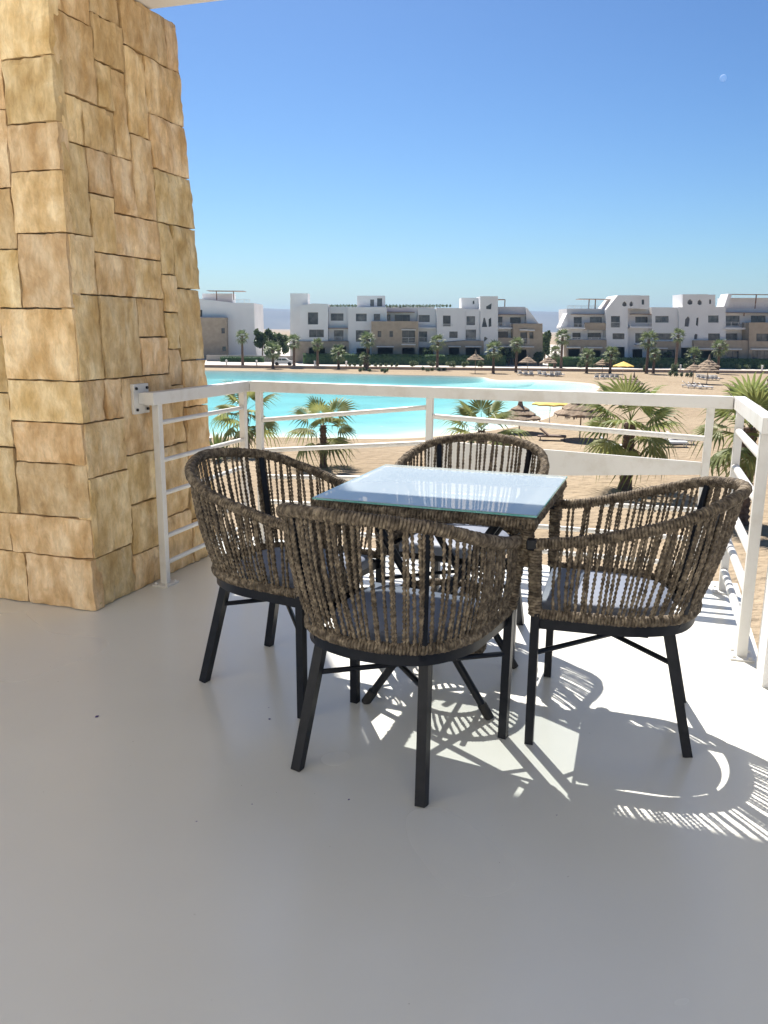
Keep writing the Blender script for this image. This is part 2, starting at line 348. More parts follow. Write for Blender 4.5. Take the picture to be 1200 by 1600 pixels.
# ================================================================== SETTING
rnd = random.Random(7)
def catmull(P, k=8, closed=False):
    P = [np.array(p, float) for p in P]; n = len(P); out = []
    if not closed: P = [2 * P[0] - P[1]] + P + [2 * P[-1] - P[-2]]
    rng = range(n) if closed else range(1, len(P) - 2)
    for i in rng:
        if closed: a, b, c, d = P[i - 1], P[i], P[(i + 1) % n], P[(i + 2) % n]
        else: a, b, c, d = P[i - 1], P[i], P[i + 1], P[i + 2]
        for t in np.linspace(0, 1, k, endpoint=False):
            out.append(.5 * ((2 * b) + (-a + c) * t + (2 * a - 5 * b + 4 * c - d) * t * t + (-a + 3 * b - 3 * c + d) * t ** 3))
    if not closed: out.append(P[-2])
    return np.array(out)

def fill_poly(loops3, normal_hint=None):
    """triangulated faces between an outer loop and holes (lists of 3-D points)"""
    bm = bmesh.new(); edges = []
    for L in loops3:
        vs = [bm.verts.new(p) for p in L]
        edges += [bm.edges.new((vs[i], vs[(i + 1) % len(vs)])) for i in range(len(vs))]
    bmesh.ops.triangle_fill(bm, use_beauty=True, use_dissolve=False, edges=edges, normal=Vector(normal_hint) if normal_hint else Vector((0, 0, 0)))
    bm.verts.index_update()
    V = [v.co.copy() for v in bm.verts]; F = [[v.index for v in f.verts] for f in bm.faces]
    bm.free(); return V, F

# --- beach and lagoon
shore = [(-75, 62), (-30, 53), (-12.4, 55.7), (-6.7, 56.2), (-1.8, 55.9), (2.2, 56.8), (5.5, 59.2), (9.8, 63.5), (13.5, 69.8), (19.4, 84.3), (25.9, 102.7)]
shore += [tuple(gp(x, y)[:2]) for x, y in ((937, 605), (925, 599.6), (880, 595.4), (830, 593.4), (790, 594), (768, 592.6), (752, 589), (700, 587), (640, 586), (560, 584), (480, 582), (400, 580), (316, 578.6))] + [(-75, 149)]
SH = catmull(shore, 6, closed=True)
outer = [(-6000, -6000, GZ), (6000, -6000, GZ), (6000, 7000, GZ), (-6000, 7000, GZ)]
V, F = fill_poly([outer, [(p[0], p[1], GZ) for p in SH]], (0, 0, 1))
tag(link('beach', meshdata('beach', V, F, M['sand'], recalc=False)), 'wide tan sand beach round the lagoon', 'beach', kind='structure')
# bed in rings towards the middle line of the pool
def inward(P, d):
    n = len(P); out = []
    cen = np.array([-20.0, 100.0])
    for i in range(n):
        t = P[(i + 1) % n] - P[i - 1]; nr = np.array([-t[1], t[0]]); nr /= np.linalg.norm(nr) + 1e-9
        out.append(P[i] + nr * d)
    return np.array(out)
area = .5 * sum(SH[i][0] * SH[(i + 1) % len(SH)][1] - SH[(i + 1) % len(SH)][0] * SH[i][1] for i in range(len(SH)))
sg = 1 if area > 0 else -1
mb = MB(); rings = [SH]
for d in (1.2, 3.2, 7.0): rings.append(inward(SH, sg * d))
cen = np.array([-20.0, 98.0])
base = rings[-1]
for f in (.8, .5, .15): rings.append(cen + (base - cen) * f)
deps = [0, -.10, -.22, -.42, -.80, -1.35, -1.55]
nS = len(SH); Vb = []; Fb = []
def far_side(p): return min(1, max(0, (p[1] - 124) / 8)) * min(1, max(0, (24 - p[0]) / 6))
for P, dz in zip(rings, deps):
    for p, q in zip(P, SH):
        f = far_side(q); d2 = dz if dz == 0 else dz * (1 - f) + min(dz, -1.3) * f
        Vb.append((p[0], p[1], GZ + d2))
for r_ in range(len(rings) - 1):
    for i in range(nS): Fb.append((r_ * nS + i, r_ * nS + (i + 1) % nS, (r_ + 1) * nS + (i + 1) % nS, (r_ + 1) * nS + i))
Fb.append(tuple(range((len(rings) - 1) * nS, len(rings) * nS)))
tag(link('lagoon_bed', meshdata('lagoon_bed', Vb, Fb, M['lagoon_bed'], smooth=True)), 'pale turquoise bed of the lagoon', 'lagoon bed', kind='structure')
V, F = fill_poly([[(p[0], p[1], GZ - .07) for p in SH]], (0, 0, 1))
tag(link('water', meshdata('water', V, F, M['water'])), 'turquoise water of the lagoon', 'water', kind='structure')

# --- promenade, retaining wall, hills
PZ = GZ + .32
tag(MB().box(-260, 260, 153.9, 420, GZ - .5, PZ).build('promenade', M['promenade']), 'pale raised promenade along the far shore', 'promenade', kind='structure')
tag(MB().box(-260, 260, 153.3, 153.88, GZ - .4, PZ + .18).build('retaining_wall', M['retaining']), 'low reddish brown wall along the edge of the promenade', 'wall')
Vh = []; Fh = []; NX = 90
for j, (Y, hf) in enumerate(((3300, 0), (3800, .75), (4300, 1.0), (4900, .6))):
    for i in range(NX):
        X = -5000 + 10000 * i / (NX - 1)
        h = 100 + 9 * mnoise.noise((X * .0007, 3.1, 0)) + 5 * mnoise.noise((X * .003, Y * .002, 1.0)) - X * .0008
        Vh.append((X, Y + 60 * mnoise.noise((X * .002, j, 5)), GZ - 1 + hf * h))
for j in range(3):
    for i in range(NX - 1): Fh.append((j * NX + i, j * NX + i + 1, (j + 1) * NX + i + 1, (j + 1) * NX + i))
tag(link('hills', meshdata('hills', Vh, Fh, M['hills'], smooth=True)), 'long flat ridge beyond the apartment blocks', 'hills', kind='structure')

# --- the balcony's own building, with unseen parts shaped for the light
def uvpoly(pts, z): return [UV(u, v, z) for u, v in pts]
def prism(pts, z0, z1):
    n = len(pts); V = uvpoly(pts, z0) + uvpoly(pts, z1)
    F = [tuple(range(n))[::-1], tuple(range(n, 2 * n))] + [(i, (i + 1) % n, (i + 1) % n + n, i + n) for i in range(n)]
    return V, F
slab = [(-6, -2.0), (2.2, -2.0), (2.2, 3.2), (.475, 3.2), (.475, 4.43), (-6, 4.43)]
V, F = prism(slab, -.22, 0)
tag(link('balcony_floor', meshdata('balcony_floor', V, F, M['floor'], recalc=True)), 'pale grey painted balcony floor', 'floor', kind='structure')
V, F = prism([(-4.5, 2.4), (.45, 2.4), (.45, 3.69), (-4.5, 3.69)], 2.70, 2.95)  # only the front strip of the roof; back left open for fill light
tag(link('balcony_roof_strip', meshdata('balcony_roof_strip', V, F, M['wall_white'], recalc=True)), 'white roof slab over the balcony, cut to a strip to let in light', 'ceiling', kind='structure')
V, F = prism([(-4.0, 3.695), (-2.9, 3.695), (-2.9, 5.5), (-4.0, 5.5)], 3.55, 5.8)  # unseen block added above the view so its shadow covers the left floor
tag(link('shade_block', meshdata('shade_block', V, F, M['wall_white'], recalc=True)), 'unseen white block added to shade the left of the floor', 'shade block', kind='structure')
V, F = prism([(-6, -2.6), (3, -2.6), (3, -2.003), (-6, -2.003)], -.2, 5.6)  # unseen wall, assumed; tall and pale so it bounces sunlight forward
tag(link('house_bounce_wall', meshdata('house_bounce_wall', V, F, M['house_bounce_wall'], recalc=True)), 'unseen white house wall behind the balcony, set up to bounce light', 'wall', kind='structure')
V, F = prism([(.45, 3.09), (.85, 3.09), (.85, 3.29), (.45, 3.29)], -.2, 2.697)
tag(link('white_pier', meshdata('white_pier', V, F, M['wall_white'], recalc=True)), 'white plastered wall pier at the end of the short railing', 'wall')
V, F = prism([(-6, -1.0), (3, -1.0), (3, 3.4), (-6, 3.4)], GZ - .3, -.224)
tag(link('lower_storeys', meshdata('lower_storeys', V, F, M['wall_white'], recalc=True)), 'white storeys under the balcony', 'building', kind='structure')

# ================================================================== STONE PILLAR
PU, PV = -2.335, 2.965                      # nearest corner
pil = empty('stone_pillar', UV(PU - .5, PV + .5))
tag(pil, 'battered pillar clad in rough tan sandstone blocks', 'pillar')
iM = Matrix.Translation(Vector(UV(PU - .5, PV + .5))).inverted()
PIL_H = 2.698; DEP = 1.085; WID = 1.05
def taper(v, z): return v * (1 - (.019 * z * z + .008 * z) / DEP)      # the back edge leans in with height
def pil_pt(a, z, out, face):
    if face == 'side': return iM @ Vector(UV(PU + out - .013 * z, PV + taper(a, z), z))
    return iM @ Vector(UV(PU - a - .013 * z, PV - out, z))
core = MB()
cc = [(PU - WID, PV + .03), (PU - .03, PV + .03), (PU - .03, PV + DEP - .03), (PU - WID, PV + DEP - .03)]
V = []; zs = np.linspace(0, PIL_H, 8)
for z in zs: V += [iM @ Vector(UV(u - .013 * z, PV + taper(v - PV, z), z)) for u, v in cc]
F = [(i * 4 + k, i * 4 + (k + 1) % 4, (i + 1) * 4 + (k + 1) % 4, (i + 1) * 4 + k) for i in range(7) for k in range(4)] + [(3, 2, 1, 0), (28, 29, 30, 31)]
core.add(V, F).build('mortar_core', M['mortar'], pil, recalc=True)
def pack(nw, nh, seed, wr, hr):
    g = np.zeros((nh, nw), int); out = []; rr = random.Random(seed)
    for j in range(nh):
        i = 0
        while i < nw:
            if g[j, i]: i += 1; continue
            free = 0
            while i + free < nw and not g[j, i + free]: free += 1
            w = min(rr.choice(wr), free)
            if free - w == 1: w = free if free <= max(wr) + 1 else w - 1
            h = min(rr.choice(hr), nh - j)
            if nh - (j + h) == 1: h += 1
            g[j:j + h, i:i + w] = 1; out.append((i, j, w, h)); i += w
    return out
def stone_block(a0, a1, z0, z1, face, seed):
    rr = random.Random(seed); gap = .0034
    a0 += gap; a1 -= gap; z0 += gap; z1 -= gap
    nx = max(3, int((a1 - a0) / .022)); nz = max(3, int((z1 - z0) / .022))
    proud = rr.uniform(.003, .014); ta = rr.uniform(-.03, .03); tz = rr.uniform(-.02, .02)
    off = Vector((rr.uniform(0, 99), rr.uniform(0, 99), rr.uniform(0, 99)))
    V = []; idx = {}
    for j in range(nz + 1):
        for i in range(nx + 1):
            fa = i / nx; fz = j / nz
            edge = min(fa, 1 - fa) * (a1 - a0); edz = min(fz, 1 - fz) * (z1 - z0); e = min(edge, edz)
            ja = .0042 * mnoise.noise(off + Vector((fa * 3, fz * 9, 0))) if edge < 1e-6 else 0
            jz = .0042 * mnoise.noise(off + Vector((fa * 9, fz * 3, 5))) if edz < 1e-6 else 0
            a = a0 + fa * (a1 - a0) + ja; z = z0 + fz * (z1 - z0) + jz
            o = proud + ta * (a - (a0 + a1) / 2) + tz * (z - (z0 + z1) / 2) + .015 * (.35 - abs(mnoise.noise(off + Vector((a * 7 + z * 3, z * 5, 0))))) + .013 * (.3 - abs(mnoise.noise(off + Vector((a * 19, z * 11 + a * 6, 3))))) + .004 * mnoise.noise(off + Vector((a * 45, z * 30, 9)))
            # a chipped, slightly rounded rim
            o -= .010 * max(0, 1 - e / .012) * (0.6 + .4 * mnoise.noise(off + Vector((a * 30, z * 30, 8))))
            idx[i, j] = len(V); V.append(pil_pt(a, max(z, .0), o, face))
    nf = len(V)
    ring = [idx[i, 0] for i in range(nx)] + [idx[nx, j] for j in range(nz)] + [idx[i, nz] for i in range(nx, 0, -1)] + [idx[0, j] for j in range(nz, 0, -1)]
    coords = [(a0 + i / nx * (a1 - a0), z0) for i in range(nx)] + [(a1, z0 + j / nz * (z1 - z0)) for j in range(nz)] + [(a0 + i / nx * (a1 - a0), z1) for i in range(nx, 0, -1)] + [(a0, z0 + j / nz * (z1 - z0)) for j in range(nz, 0, -1)]
    V += [pil_pt(a, z, -.055, face) for a, z in coords]; n = len(ring)
    F = [(idx[i, j], idx[i + 1, j], idx[i + 1, j + 1], idx[i, j + 1]) for j in range(nz) for i in range(nx)]
    F += [(ring[k], nf + k, nf + (k + 1) % n, ring[(k + 1) % n]) for k in range(n)]
    o = link('stone', meshdata('stone', V, F, M['stone'], recalc=True), pil)
    autosmooth(o, 17)
CS = .0605
for k, (i, j, w, h) in enumerate(pack(18, 45, 41, (3, 4, 5, 5, 6, 7), (3, 3, 4, 4, 5, 6))):
    a0 = i * CS; stone_block(a0 if i else .005, min((i + w) * CS, DEP), j * CS, min((j + h) * CS, PIL_H), 'side', 100 + k)
for k, (i, j, w, h) in enumerate(pack(17, 45, 9, (4, 5, 5, 6, 7), (3, 4, 4, 5))):
    stone_block(i * CS - (.012 if i == 0 else 0), (i + w) * CS, j * CS, min((j + h) * CS, PIL_H), 'front', 900 + k)

# ================================================================== RAILINGS (white tube)
def railing(name, label, u0v0, u1v1):
    """empty at the start; local x along the railing"""
    a = np.array(UV(*u0v0)); b = np.array(UV(*u1v1)); d = b - a
    e = empty(name, a, math.atan2(d[1], d[0])); tag(e, label, 'railing', 'white balcony railings')
    return e, float(np.linalg.norm(d[:2]))
def post(e, x, z1=.9, w=.036, z0=0.0, lean=0.0):
    o = MB().box(x - w / 2, x + w / 2, -w / 2, w / 2, z0 + .006, z1, ch=.003).build('post', M['white_paint'], e)
    pl = MB().box(x - .055, x + .055, -.045, .045, z0, z0 + .008, ch=.002).build('base_plate', M['white_paint'], e)
    for sx in (-.038, .038):
        for sy in (-.03, .03): MB().lathe([(.0075, 0), (.0075, .006), (.004, .009)], 8, (x + sx, sy, z0 + .008)).build('bolt', M['white_paint'], pl)
def rail_bar(e, x0, z0, x1, z1, d=.022, rd=12): MB().bar((x0, 0, z0), (x1, 0, z1), d, n=rd).build('bar', M['white_paint'], e, smooth=False) if rd == 4 else autosmooth(MB().bar((x0, 0, z0), (x1, 0, z1), d, n=rd).build('bar', M['white_paint'], e))
RT_ = .958; RB_ = .898
# left return, beside the pillar
e, L = railing('balcony_railing', 'short white railing fixed to the stone pillar by a bolted plate', (-2.262, 3.36), (-2.262, 4.345))
MB().box(-.005, L, -.026, .026, RB_, RT_, ch=.003).build('top_rail', M['white_paint'], e)
MB().box(.0, .05, .027, .058, RB_ + .003, RT_ - .003, ch=.002).build('bracket', M['white_paint'], e)
pl = MB().box(-.035, .085, .0585, .084, .855, .995, ch=.002).build('wall_plate', M['white_paint'], e)
for bx in (-.018, .068):
    for bz in (.875, .975):
        mb = MB(); mb.bar((bx, .0585, bz), (bx, .051, bz), .014, n=8); mb.build('bolt', M['dark_metal'], pl)
post(e, .06); post(e, .93)
for z in (.808, .624, .46, .242, .108): rail_bar(e, .08, z, .91, z, .024)
# long front railing with splayed bars and a tapered panel
e, L = railing('balcony_railing', 'long white railing facing the lagoon, with slanted bars and tapered panel', (-2.232, 4.345), (.36, 4.345))
MB().box(.0, L, -.026, .026, RB_ + .001, RT_ + .001, ch=.003).build('top_rail', M['white_paint'], e)
X = lambda u: u + 2.232
for u in (-2.185, -1.16, .262): post(e, X(u))
for z0, z1 in ((.735, .846), (.556, .652), (.40, .452), (.25, .27), (.10, .10)): rail_bar(e, X(-2.165), z0, X(-1.18), z1, .026)
rail_bar(e, X(-1.14), .80, X(.245), .748, .028); 
for z0, z1 in ((.37, .385), (.235, .235), (.10, .10)): rail_bar(e, X(-1.14), z0, X(.245), z1, .026)
V = [(X(-1.14), -.008, .47), (X(.242), -.008, .568), (X(.242), -.008, .63), (X(-1.14), -.008, .668)]; V += [(x, .008, z) for x, y, z in V]
MB().add(V, [(0, 1, 2, 3), (7, 6, 5, 4), (0, 4, 5, 1), (1, 5, 6, 2), (2, 6, 7, 3), (3, 7, 4, 0)]).build('panel', M['white_paint'], e)
# right return towards the pier
e, L = railing('balcony_railing', 'short white railing with round bars, running into the white pier', (.388, 4.36), (.405, 3.292))
MB().box(.0, L, -.026, .026, RB_ + .002, RT_ + .002, ch=.003).build('top_rail', M['white_paint'], e)
post(e, .1); post(e, .985, w=.04)
for z in (.80, .63, .42, .264, .108): rail_bar(e, .12, z, .965, z, .036)

# ================================================================== CHAIRS
RIM = catmull([(.295, .243, .648), (.293, .103, .670), (.296, -.104, .726), (.216, -.252, .779), (0, -.344, .803), (-.216, -.252, .779), (-.296, -.104, .726), (-.293, .103, .670), (-.295, .243, .648)], 30)
LOW = catmull([(.270, .232, .428), (.266, .100, .428), (.252, -.055, .428), (.170, -.190, .428), (0, -.238, .428), (-.170, -.190, .428), (-.252, -.055, .428), (-.266, .100, .428), (-.270, .232, .428)], 30)
def resample(P, n):
    d = np.r_[0, np.cumsum(np.linalg.norm(np.diff(P, axis=0), axis=1))]
    s = np.linspace(0, d[-1], n); return np.stack([np.interp(s, d, P[:, k]) for k in range(P.shape[1])], 1)
def coil(P, Rc, r, pitch, seg=26, n=6, flat=(1.0, 1.0), seed=0):
    """rope wound round the path P"""
    L = np.linalg.norm(np.diff(P, axis=0), axis=1).sum(); turns = int(L / pitch); m = turns * seg + 1
    C = resample(np.array(P, float), m); T = np.gradient(C, axis=0); T /= np.linalg.norm(T, axis=1)[:, None]
    ref = np.array([0, 0, 1.0]) if abs(T[:, 2]).mean() < .8 else np.array([0, 1.0, 0])
    N = np.cross(T, ref); N /= np.linalg.norm(N, axis=1)[:, None]; B = np.cross(N, T)
    ph = np.arange(m) / seg * 2 * math.pi
    rs = np.random.RandomState(seed); tw = np.repeat(rs.uniform(.95, 1.07, turns + 1), seg)[:m]; 
    ca, sa = np.cos(ph), np.sin(ph)
    if flat != (1.0, 1.0):    # squarish section
        q = (np.abs(ca) ** 4 + np.abs(sa) ** 4) ** -.25; ca = ca * q; sa = sa * q
    H = C + (N * (ca * Rc * flat[0] * tw)[:, None] + B * (sa * Rc * flat[1] * tw)[:, None])
    d = np.r_[0, np.cumsum(np.linalg.norm(np.diff(H, axis=0), axis=1))]
    mb = MB(); mb.tube(H, r * tw, n, caps=True, twist=d / .0165 * math.pi); return mb
def twisted(a, b, r, bulge, pitch=.0145, seed=0):
    a = np.array(a); b = np.array(b); L = np.linalg.norm(b - a); m = int(L / pitch * 7) + 2; n = 8
    s = np.linspace(0, 1, m); rs = np.random.RandomState(seed)
    out = np.array([(a[0] + b[0]) / 2, (a[1] + b[1]) / 2, 0]); out /= np.linalg.norm(out) + 1e-9
    w = rs.uniform(-.003, .003)
    C = a + (b - a) * s[:, None] + out * (np.sin(s * math.pi) * (bulge + w))[:, None]
    T = (b - a) / L; X = np.cross(T, [0, 0, 1.0]); X = X / (np.linalg.norm(X) + 1e-9) if np.linalg.norm(X) > 1e-3 else np.array([1.0, 0, 0]); Y = np.cross(T, X)
    th = np.arange(n) * 2 * math.pi / n; ph = s * L / pitch * math.pi + rs.uniform(0, 6)
    ang = th[None, :]; rad = r * (1 + .32 * np.cos(2 * (ang - ph[:, None]))) * (1 + .12 * np.sin(s * L * 90 + rs.uniform(0, 6)))[:, None]
    V = C[:, None, :] + X * (np.cos(ang) * rad)[..., None] + Y * (np.sin(ang) * rad)[..., None]
    F = [(i * n + k, i * n + (k + 1) % n, (i + 1) * n + (k + 1) % n, (i + 1) * n + k) for i in range(m - 1) for k in range(n)]
    return V.reshape(-1, 3), F

def make_chair():
    c = empty('rope_armchair')
    # legs
    for s in (-1, 1):
        MB().bar((s * .268, .234, 0), (s * .272, .234, .43), .026, .026, up=(0, 1, 0)).build('leg', M['dark_metal'], c)
        MB().bar((s * .200, -.238, 0), (s * .164, -.150, .385), .029, .029, up=(0, 1, 0)).build('leg', M['dark_metal'], c)
    # crossed stretchers
    autosmooth(MB().bar((.266, .232, .283), (-.176, -.168, .283), .017, n=8).build('stretcher', M['dark_metal'], c))
    autosmooth(MB().bar((-.266, .232, .300), (.176, -.168, .300), .017, n=8).build('stretcher', M['dark_metal'], c))
    # seat frame: D-shaped tube and pan
    ring = [(p[0], p[1]) for p in resample(LOW, 48)]
    def inset(d): return [(x * (1 - d / .27), y if y > .2 else y * (1 - d / .24)) for x, y in ring]
    def dshape(pts, z0, z1, dome=0.0, sub=4):
        n = len(pts); V = [(x, y, z0) for x, y in pts]; F = [tuple(range(n))]
        prof = [(1, z0 + (z1 - z0) * .25), (1.0, z0 + (z1 - z0) * .6), (.985, z0 + (z1 - z0) * .88), (.95, z1)] if dome else [(1, z1)]
        if dome: prof += [(.6, z1 + dome * .7), (.2, z1 + dome)]
        for f, z in prof: V += [(x * f, (y - .02) * f + .02, z) for x, y in pts]
        for r_ in range(len(prof)):
            for i in range(n): F.append((r_ * n + i, (r_ + 1) * n + i, (r_ + 1) * n + (i + 1) % n, r_ * n + (i + 1) % n))
        F.append(tuple(range(len(prof) * n, (len(prof) + 1) * n))[::-1])
        return V, F
    V = []; F = []; n = len(ring); o1 = [(x, y) for x, y in ring]; i1 = inset(.03)
    for L_, z in ((o1, .380), (o1, .411), (i1, .411), (i1, .380)): V += [(x, y, z) for x, y in L_]
    for r_ in range(4):
        for i in range(n): F.append((r_ * n + i, r_ * n + (i + 1) % n, ((r_ + 1) % 4) * n + (i + 1) % n, ((r_ + 1) % 4) * n + i))
    autosmooth(link('seat_frame', meshdata('seat_frame', V, F, M['dark_metal'], recalc=True), c), 35)
    V, F = dshape(inset(.078), .385, .404); sp_ = link('seat_pan', meshdata('seat_pan', V, F, M['dark_metal'], recalc=True), c)
    V, F = dshape([(x, y + .004 if y > .2 else y) for x, y in inset(.074)], .405, .447, dome=.014)
    autosmooth(link('seat', meshdata('seat', V, F, M['seat'], recalc=True), c), 60)
    for y in (-.08, .1): MB().box(-.235 + abs(y) * .05, .235 - abs(y) * .05, y - .015, y + .015, .374, .3845).build('cross_brace', M['dark_metal'], sp_)
    # woven shell
    rim = coil(RIM, .0132, .0050, .0094, seed=1).build('arm_rail', M['rope'], c, smooth=True)
    MB().tube(resample(RIM, 80), .0118, 8).build('rail_tube', M['dark_metal'], rim, smooth=True)
    low = LOW.copy()
    coil(low, .0115, .0050, .0094, seed=2).build('rope_band', M['rope'], c, smooth=True)
    for s in (-1, 1):
        coil([(s * .272, .236, .43), (s * .283, .240, .54), (s * .294, .243, .638)],   .0150, .0050, .0094, seed=3, flat=(1.0, 1.02)).build('wrapped_post', M['rope'], c, smooth=True)
        MB().bar((s * .272, .236, .425), (s * .295, .243, .655), .026, .026, up=(0, 1, 0)).build('post_core', M['dark_metal'], c)
        MB().box(s * .296 - .017, s * .296 + .017, .238, .268, .634, .664, ch=.004).build('end_cap', M['dark_metal'], c)
    NR = 78; rr = random.Random(4)
    ra = resample(RIM, 400); la = resample(LOW, 400)
    for t in (.355, .645):
        a = la[int(t * 399)]; b = ra[int(t * 399)]
        mid = (a + b) / 2; q = np.array([mid[0], mid[1], 0]); q = q / np.linalg.norm(q) * .004
        MB().bar(a - q * 2 - np.array([0, 0, .04]), b - q, .020, .012, up=tuple(q * 100)).build('upright', M['dark_metal'], c)
    for k in range(NR):
        t = (k + .5) / NR * .93 + .035 + rr.uniform(-.0035, .0035); t2 = t + rr.uniform(-.007, .007)
        if min(abs(t - .355), abs(t - .645)) < .006: t += .009
        a = la[int(np.clip(t, 0, 1) * 399)]; b = ra[int(np.clip(t2, 0, 1) * 399)]
        V, F = twisted(a, b, .0045 * rr.uniform(.88, 1.1), .012, seed=k)
        link('rope', meshdata('rope', V, F, M['rope'], smooth=True), c)
    return c
CH = [((.040, 2.312, 0), -.470, 'brown rope armchair on the table side farthest from the railings'),
      ((.764, 2.553, 0), 1.275, 'brown rope armchair between the glass table and the white pier'),
      ((-.345, 2.865, 0), -2.055, 'brown rope armchair between the glass table and the stone pillar'),
      ((.331, 3.286, 0), 2.756, 'brown rope armchair between the glass table and the long railing')]
proto = make_chair()
for k, (loc, th, lab) in enumerate(CH):
    o = proto if k == 0 else copy_tree(proto)
    o.location = loc; o.rotation_euler = (0, 0, th)
    tag(o, lab, 'armchair', 'four rope armchairs round the table')

# ================================================================== TABLE
TS = .712; TZ = .735
tb = empty('glass_table', (.225, 2.795, 0), -.335); tag(tb, 'square glass topped table with a rope wrapped frame', 'table')
h = TS / 2
gt = MB().box(-h, h, -h, h, TZ - .007, TZ, ch=.0015).build('glass_top', M['glass'], tb)
gt.data.materials.append(M['glass_clear'])
for p_ in gt.data.polygons: p_.material_index = 0 if p_.normal.z > .9 else 1
# thin green edge of the pane
for (x0, x1, y0, y1) in ((-h, h, -h - .0012, -h - .0002), (-h, h, h + .0002, h + .0012), (-h - .0012, -h - .0002, -h, h), (h + .0002, h + .0012, -h, h)):
    MB().box(x0, x1, y0, y1, TZ - .0065, TZ - .0008).build('glass_edge', M['glass_edge'], tb)
bw = .034; zc = TZ - .009 - .020
for k in range(4):
    a = k * math.pi / 2; ca, sa = round(math.cos(a)), round(math.sin(a)); c0 = h - bw - .002
    P = [(x * ca - c0 * -sa * -1 if False else x * ca + c0 * sa, x * sa - c0 * ca, zc) for x in np.linspace(-h + .004, h - .004, 20)]
    ap = coil(P, 1.0, .0050, .0096, seg=40, n=6, flat=(bw - .002, .0145), seed=20 + k).build('apron', M['rope'], tb, smooth=True)
    MB().bar(P[0], P[-1], .05, .022).build('apron_core', M['dark_metal'], ap)
for sx in (-1, 1):
    for sy in (-1, 1):
        x, y = sx * (h - .028), sy * (h - .028)
        coil([(x, y, zc - .01), (x, y, zc - .13)], .017, .0048, .0080, seed=30).build('corner_post', M['rope'], tb, smooth=True)
for sy, yb in ((-1, -.225), (1, .225)):
    for sx in (-1, 1):
        yy = yb + sx * .016
        lg = autosmooth(MB().bar((sx * .215, yy, .0), (-sx * .23, yy, zc - .014), .027, n=12).build('leg', M['dark_metal'], tb))
        d = Vector((-sx * .445, 0, zc)).normalized()
        autosmooth(MB().bar((sx * .215, yy, 0), Vector((sx * .215, yy, 0)) + d * .055, .033, n=12).build('foot_cap', M['rubber'], lg))
for sx in (-1, 1): autosmooth(MB().bar((sx * .04, -.225, .33), (sx * .04, .225, .33), .02, n=8).build('stretcher', M['dark_metal'], tb))
# woven drum hung between the crossed legs
mbk = coil([(.135 * math.cos(a), .135 * math.sin(a), .16) for a in np.linspace(0, 2 * math.pi, 60)], .010, .0045, .008, seed=40); dr = mbk.build('woven_drum', M['rope'], tb, smooth=True)
coil([(.185 * math.cos(a), .185 * math.sin(a), .33) for a in np.linspace(0, 2 * math.pi, 80)], .010, .0045, .008, seed=41).build('drum_rim', M['rope'], dr, smooth=True)
mb = MB()
for k in range(40):
    a = 2 * math.pi * k / 40
    V, F = twisted((.135 * math.cos(a), .135 * math.sin(a), .16), (.185 * math.cos(a + .05), .185 * math.sin(a + .05), .33), .005, .004, seed=60 + k); mb.add(V, F)
tag(mb.build('drum_rope', M['rope'], dr, smooth=True), kind='stuff')

# petals and grit on the floor
for k, (px, py, s) in enumerate(((152, 1120, .008), (421, 1124, .006), (502, 1018, .005), (420, 1106, .003), (394, 1257, .003), (545, 1250, .004), (307, 1284, .003), (870, 1274, .003))):
    p = gp(px, py, 0); mb = MB(); rr = random.Random(k); n = 7
    V = [(0, 0, s * .55)] + [(s * rr.uniform(.6, 1.2) * math.cos(2 * math.pi * i / n), s * .7 * rr.uniform(.6, 1.2) * math.sin(2 * math.pi * i / n), .0006 + s * rr.uniform(0, .3)) for i in range(n)] + [(0, 0, .0003)]
    F = [(0, i + 1, (i + 1) % n + 1) for i in range(n)] + [(n + 1, (i + 1) % n + 1, i + 1) for i in range(n)]
    o = mb.add(V, F).build('petal', M['petal'], None); o.location = (p[0], p[1], 0.0); o.rotation_euler = (0, 0, rr.uniform(0, 6))
    tag(o, 'tiny dark violet petal fallen on the grey floor', 'petal', 'petals on the balcony floor')

rr = random.Random(12); mb = MB()
for k in range(90):
    u = rr.uniform(-2.6, .5); v = rr.uniform(.8, 4.2); s_ = rr.uniform(.0006, .0014)
    if u < PU + .03 and v > PV - .03: continue
    x, y, _ = UV(u, v); a = rr.uniform(0, 6.28)
    V = [(x + s_ * rr.uniform(.6, 1.3) * math.cos(a + i * 1.257), y + s_ * rr.uniform(.6, 1.3) * math.sin(a + i * 1.257), .0003) for i in range(5)] + [(x, y, .0003 + s_ * .7)]
    mb.add(V, [(i, (i + 1) % 5, 5) for i in range(5)] + [(4, 3, 2, 1, 0)])
tag(mb.build('floor_grit', M['bark'], None), 'scattered sand grit on the balcony floor', 'grit', kind='stuff')

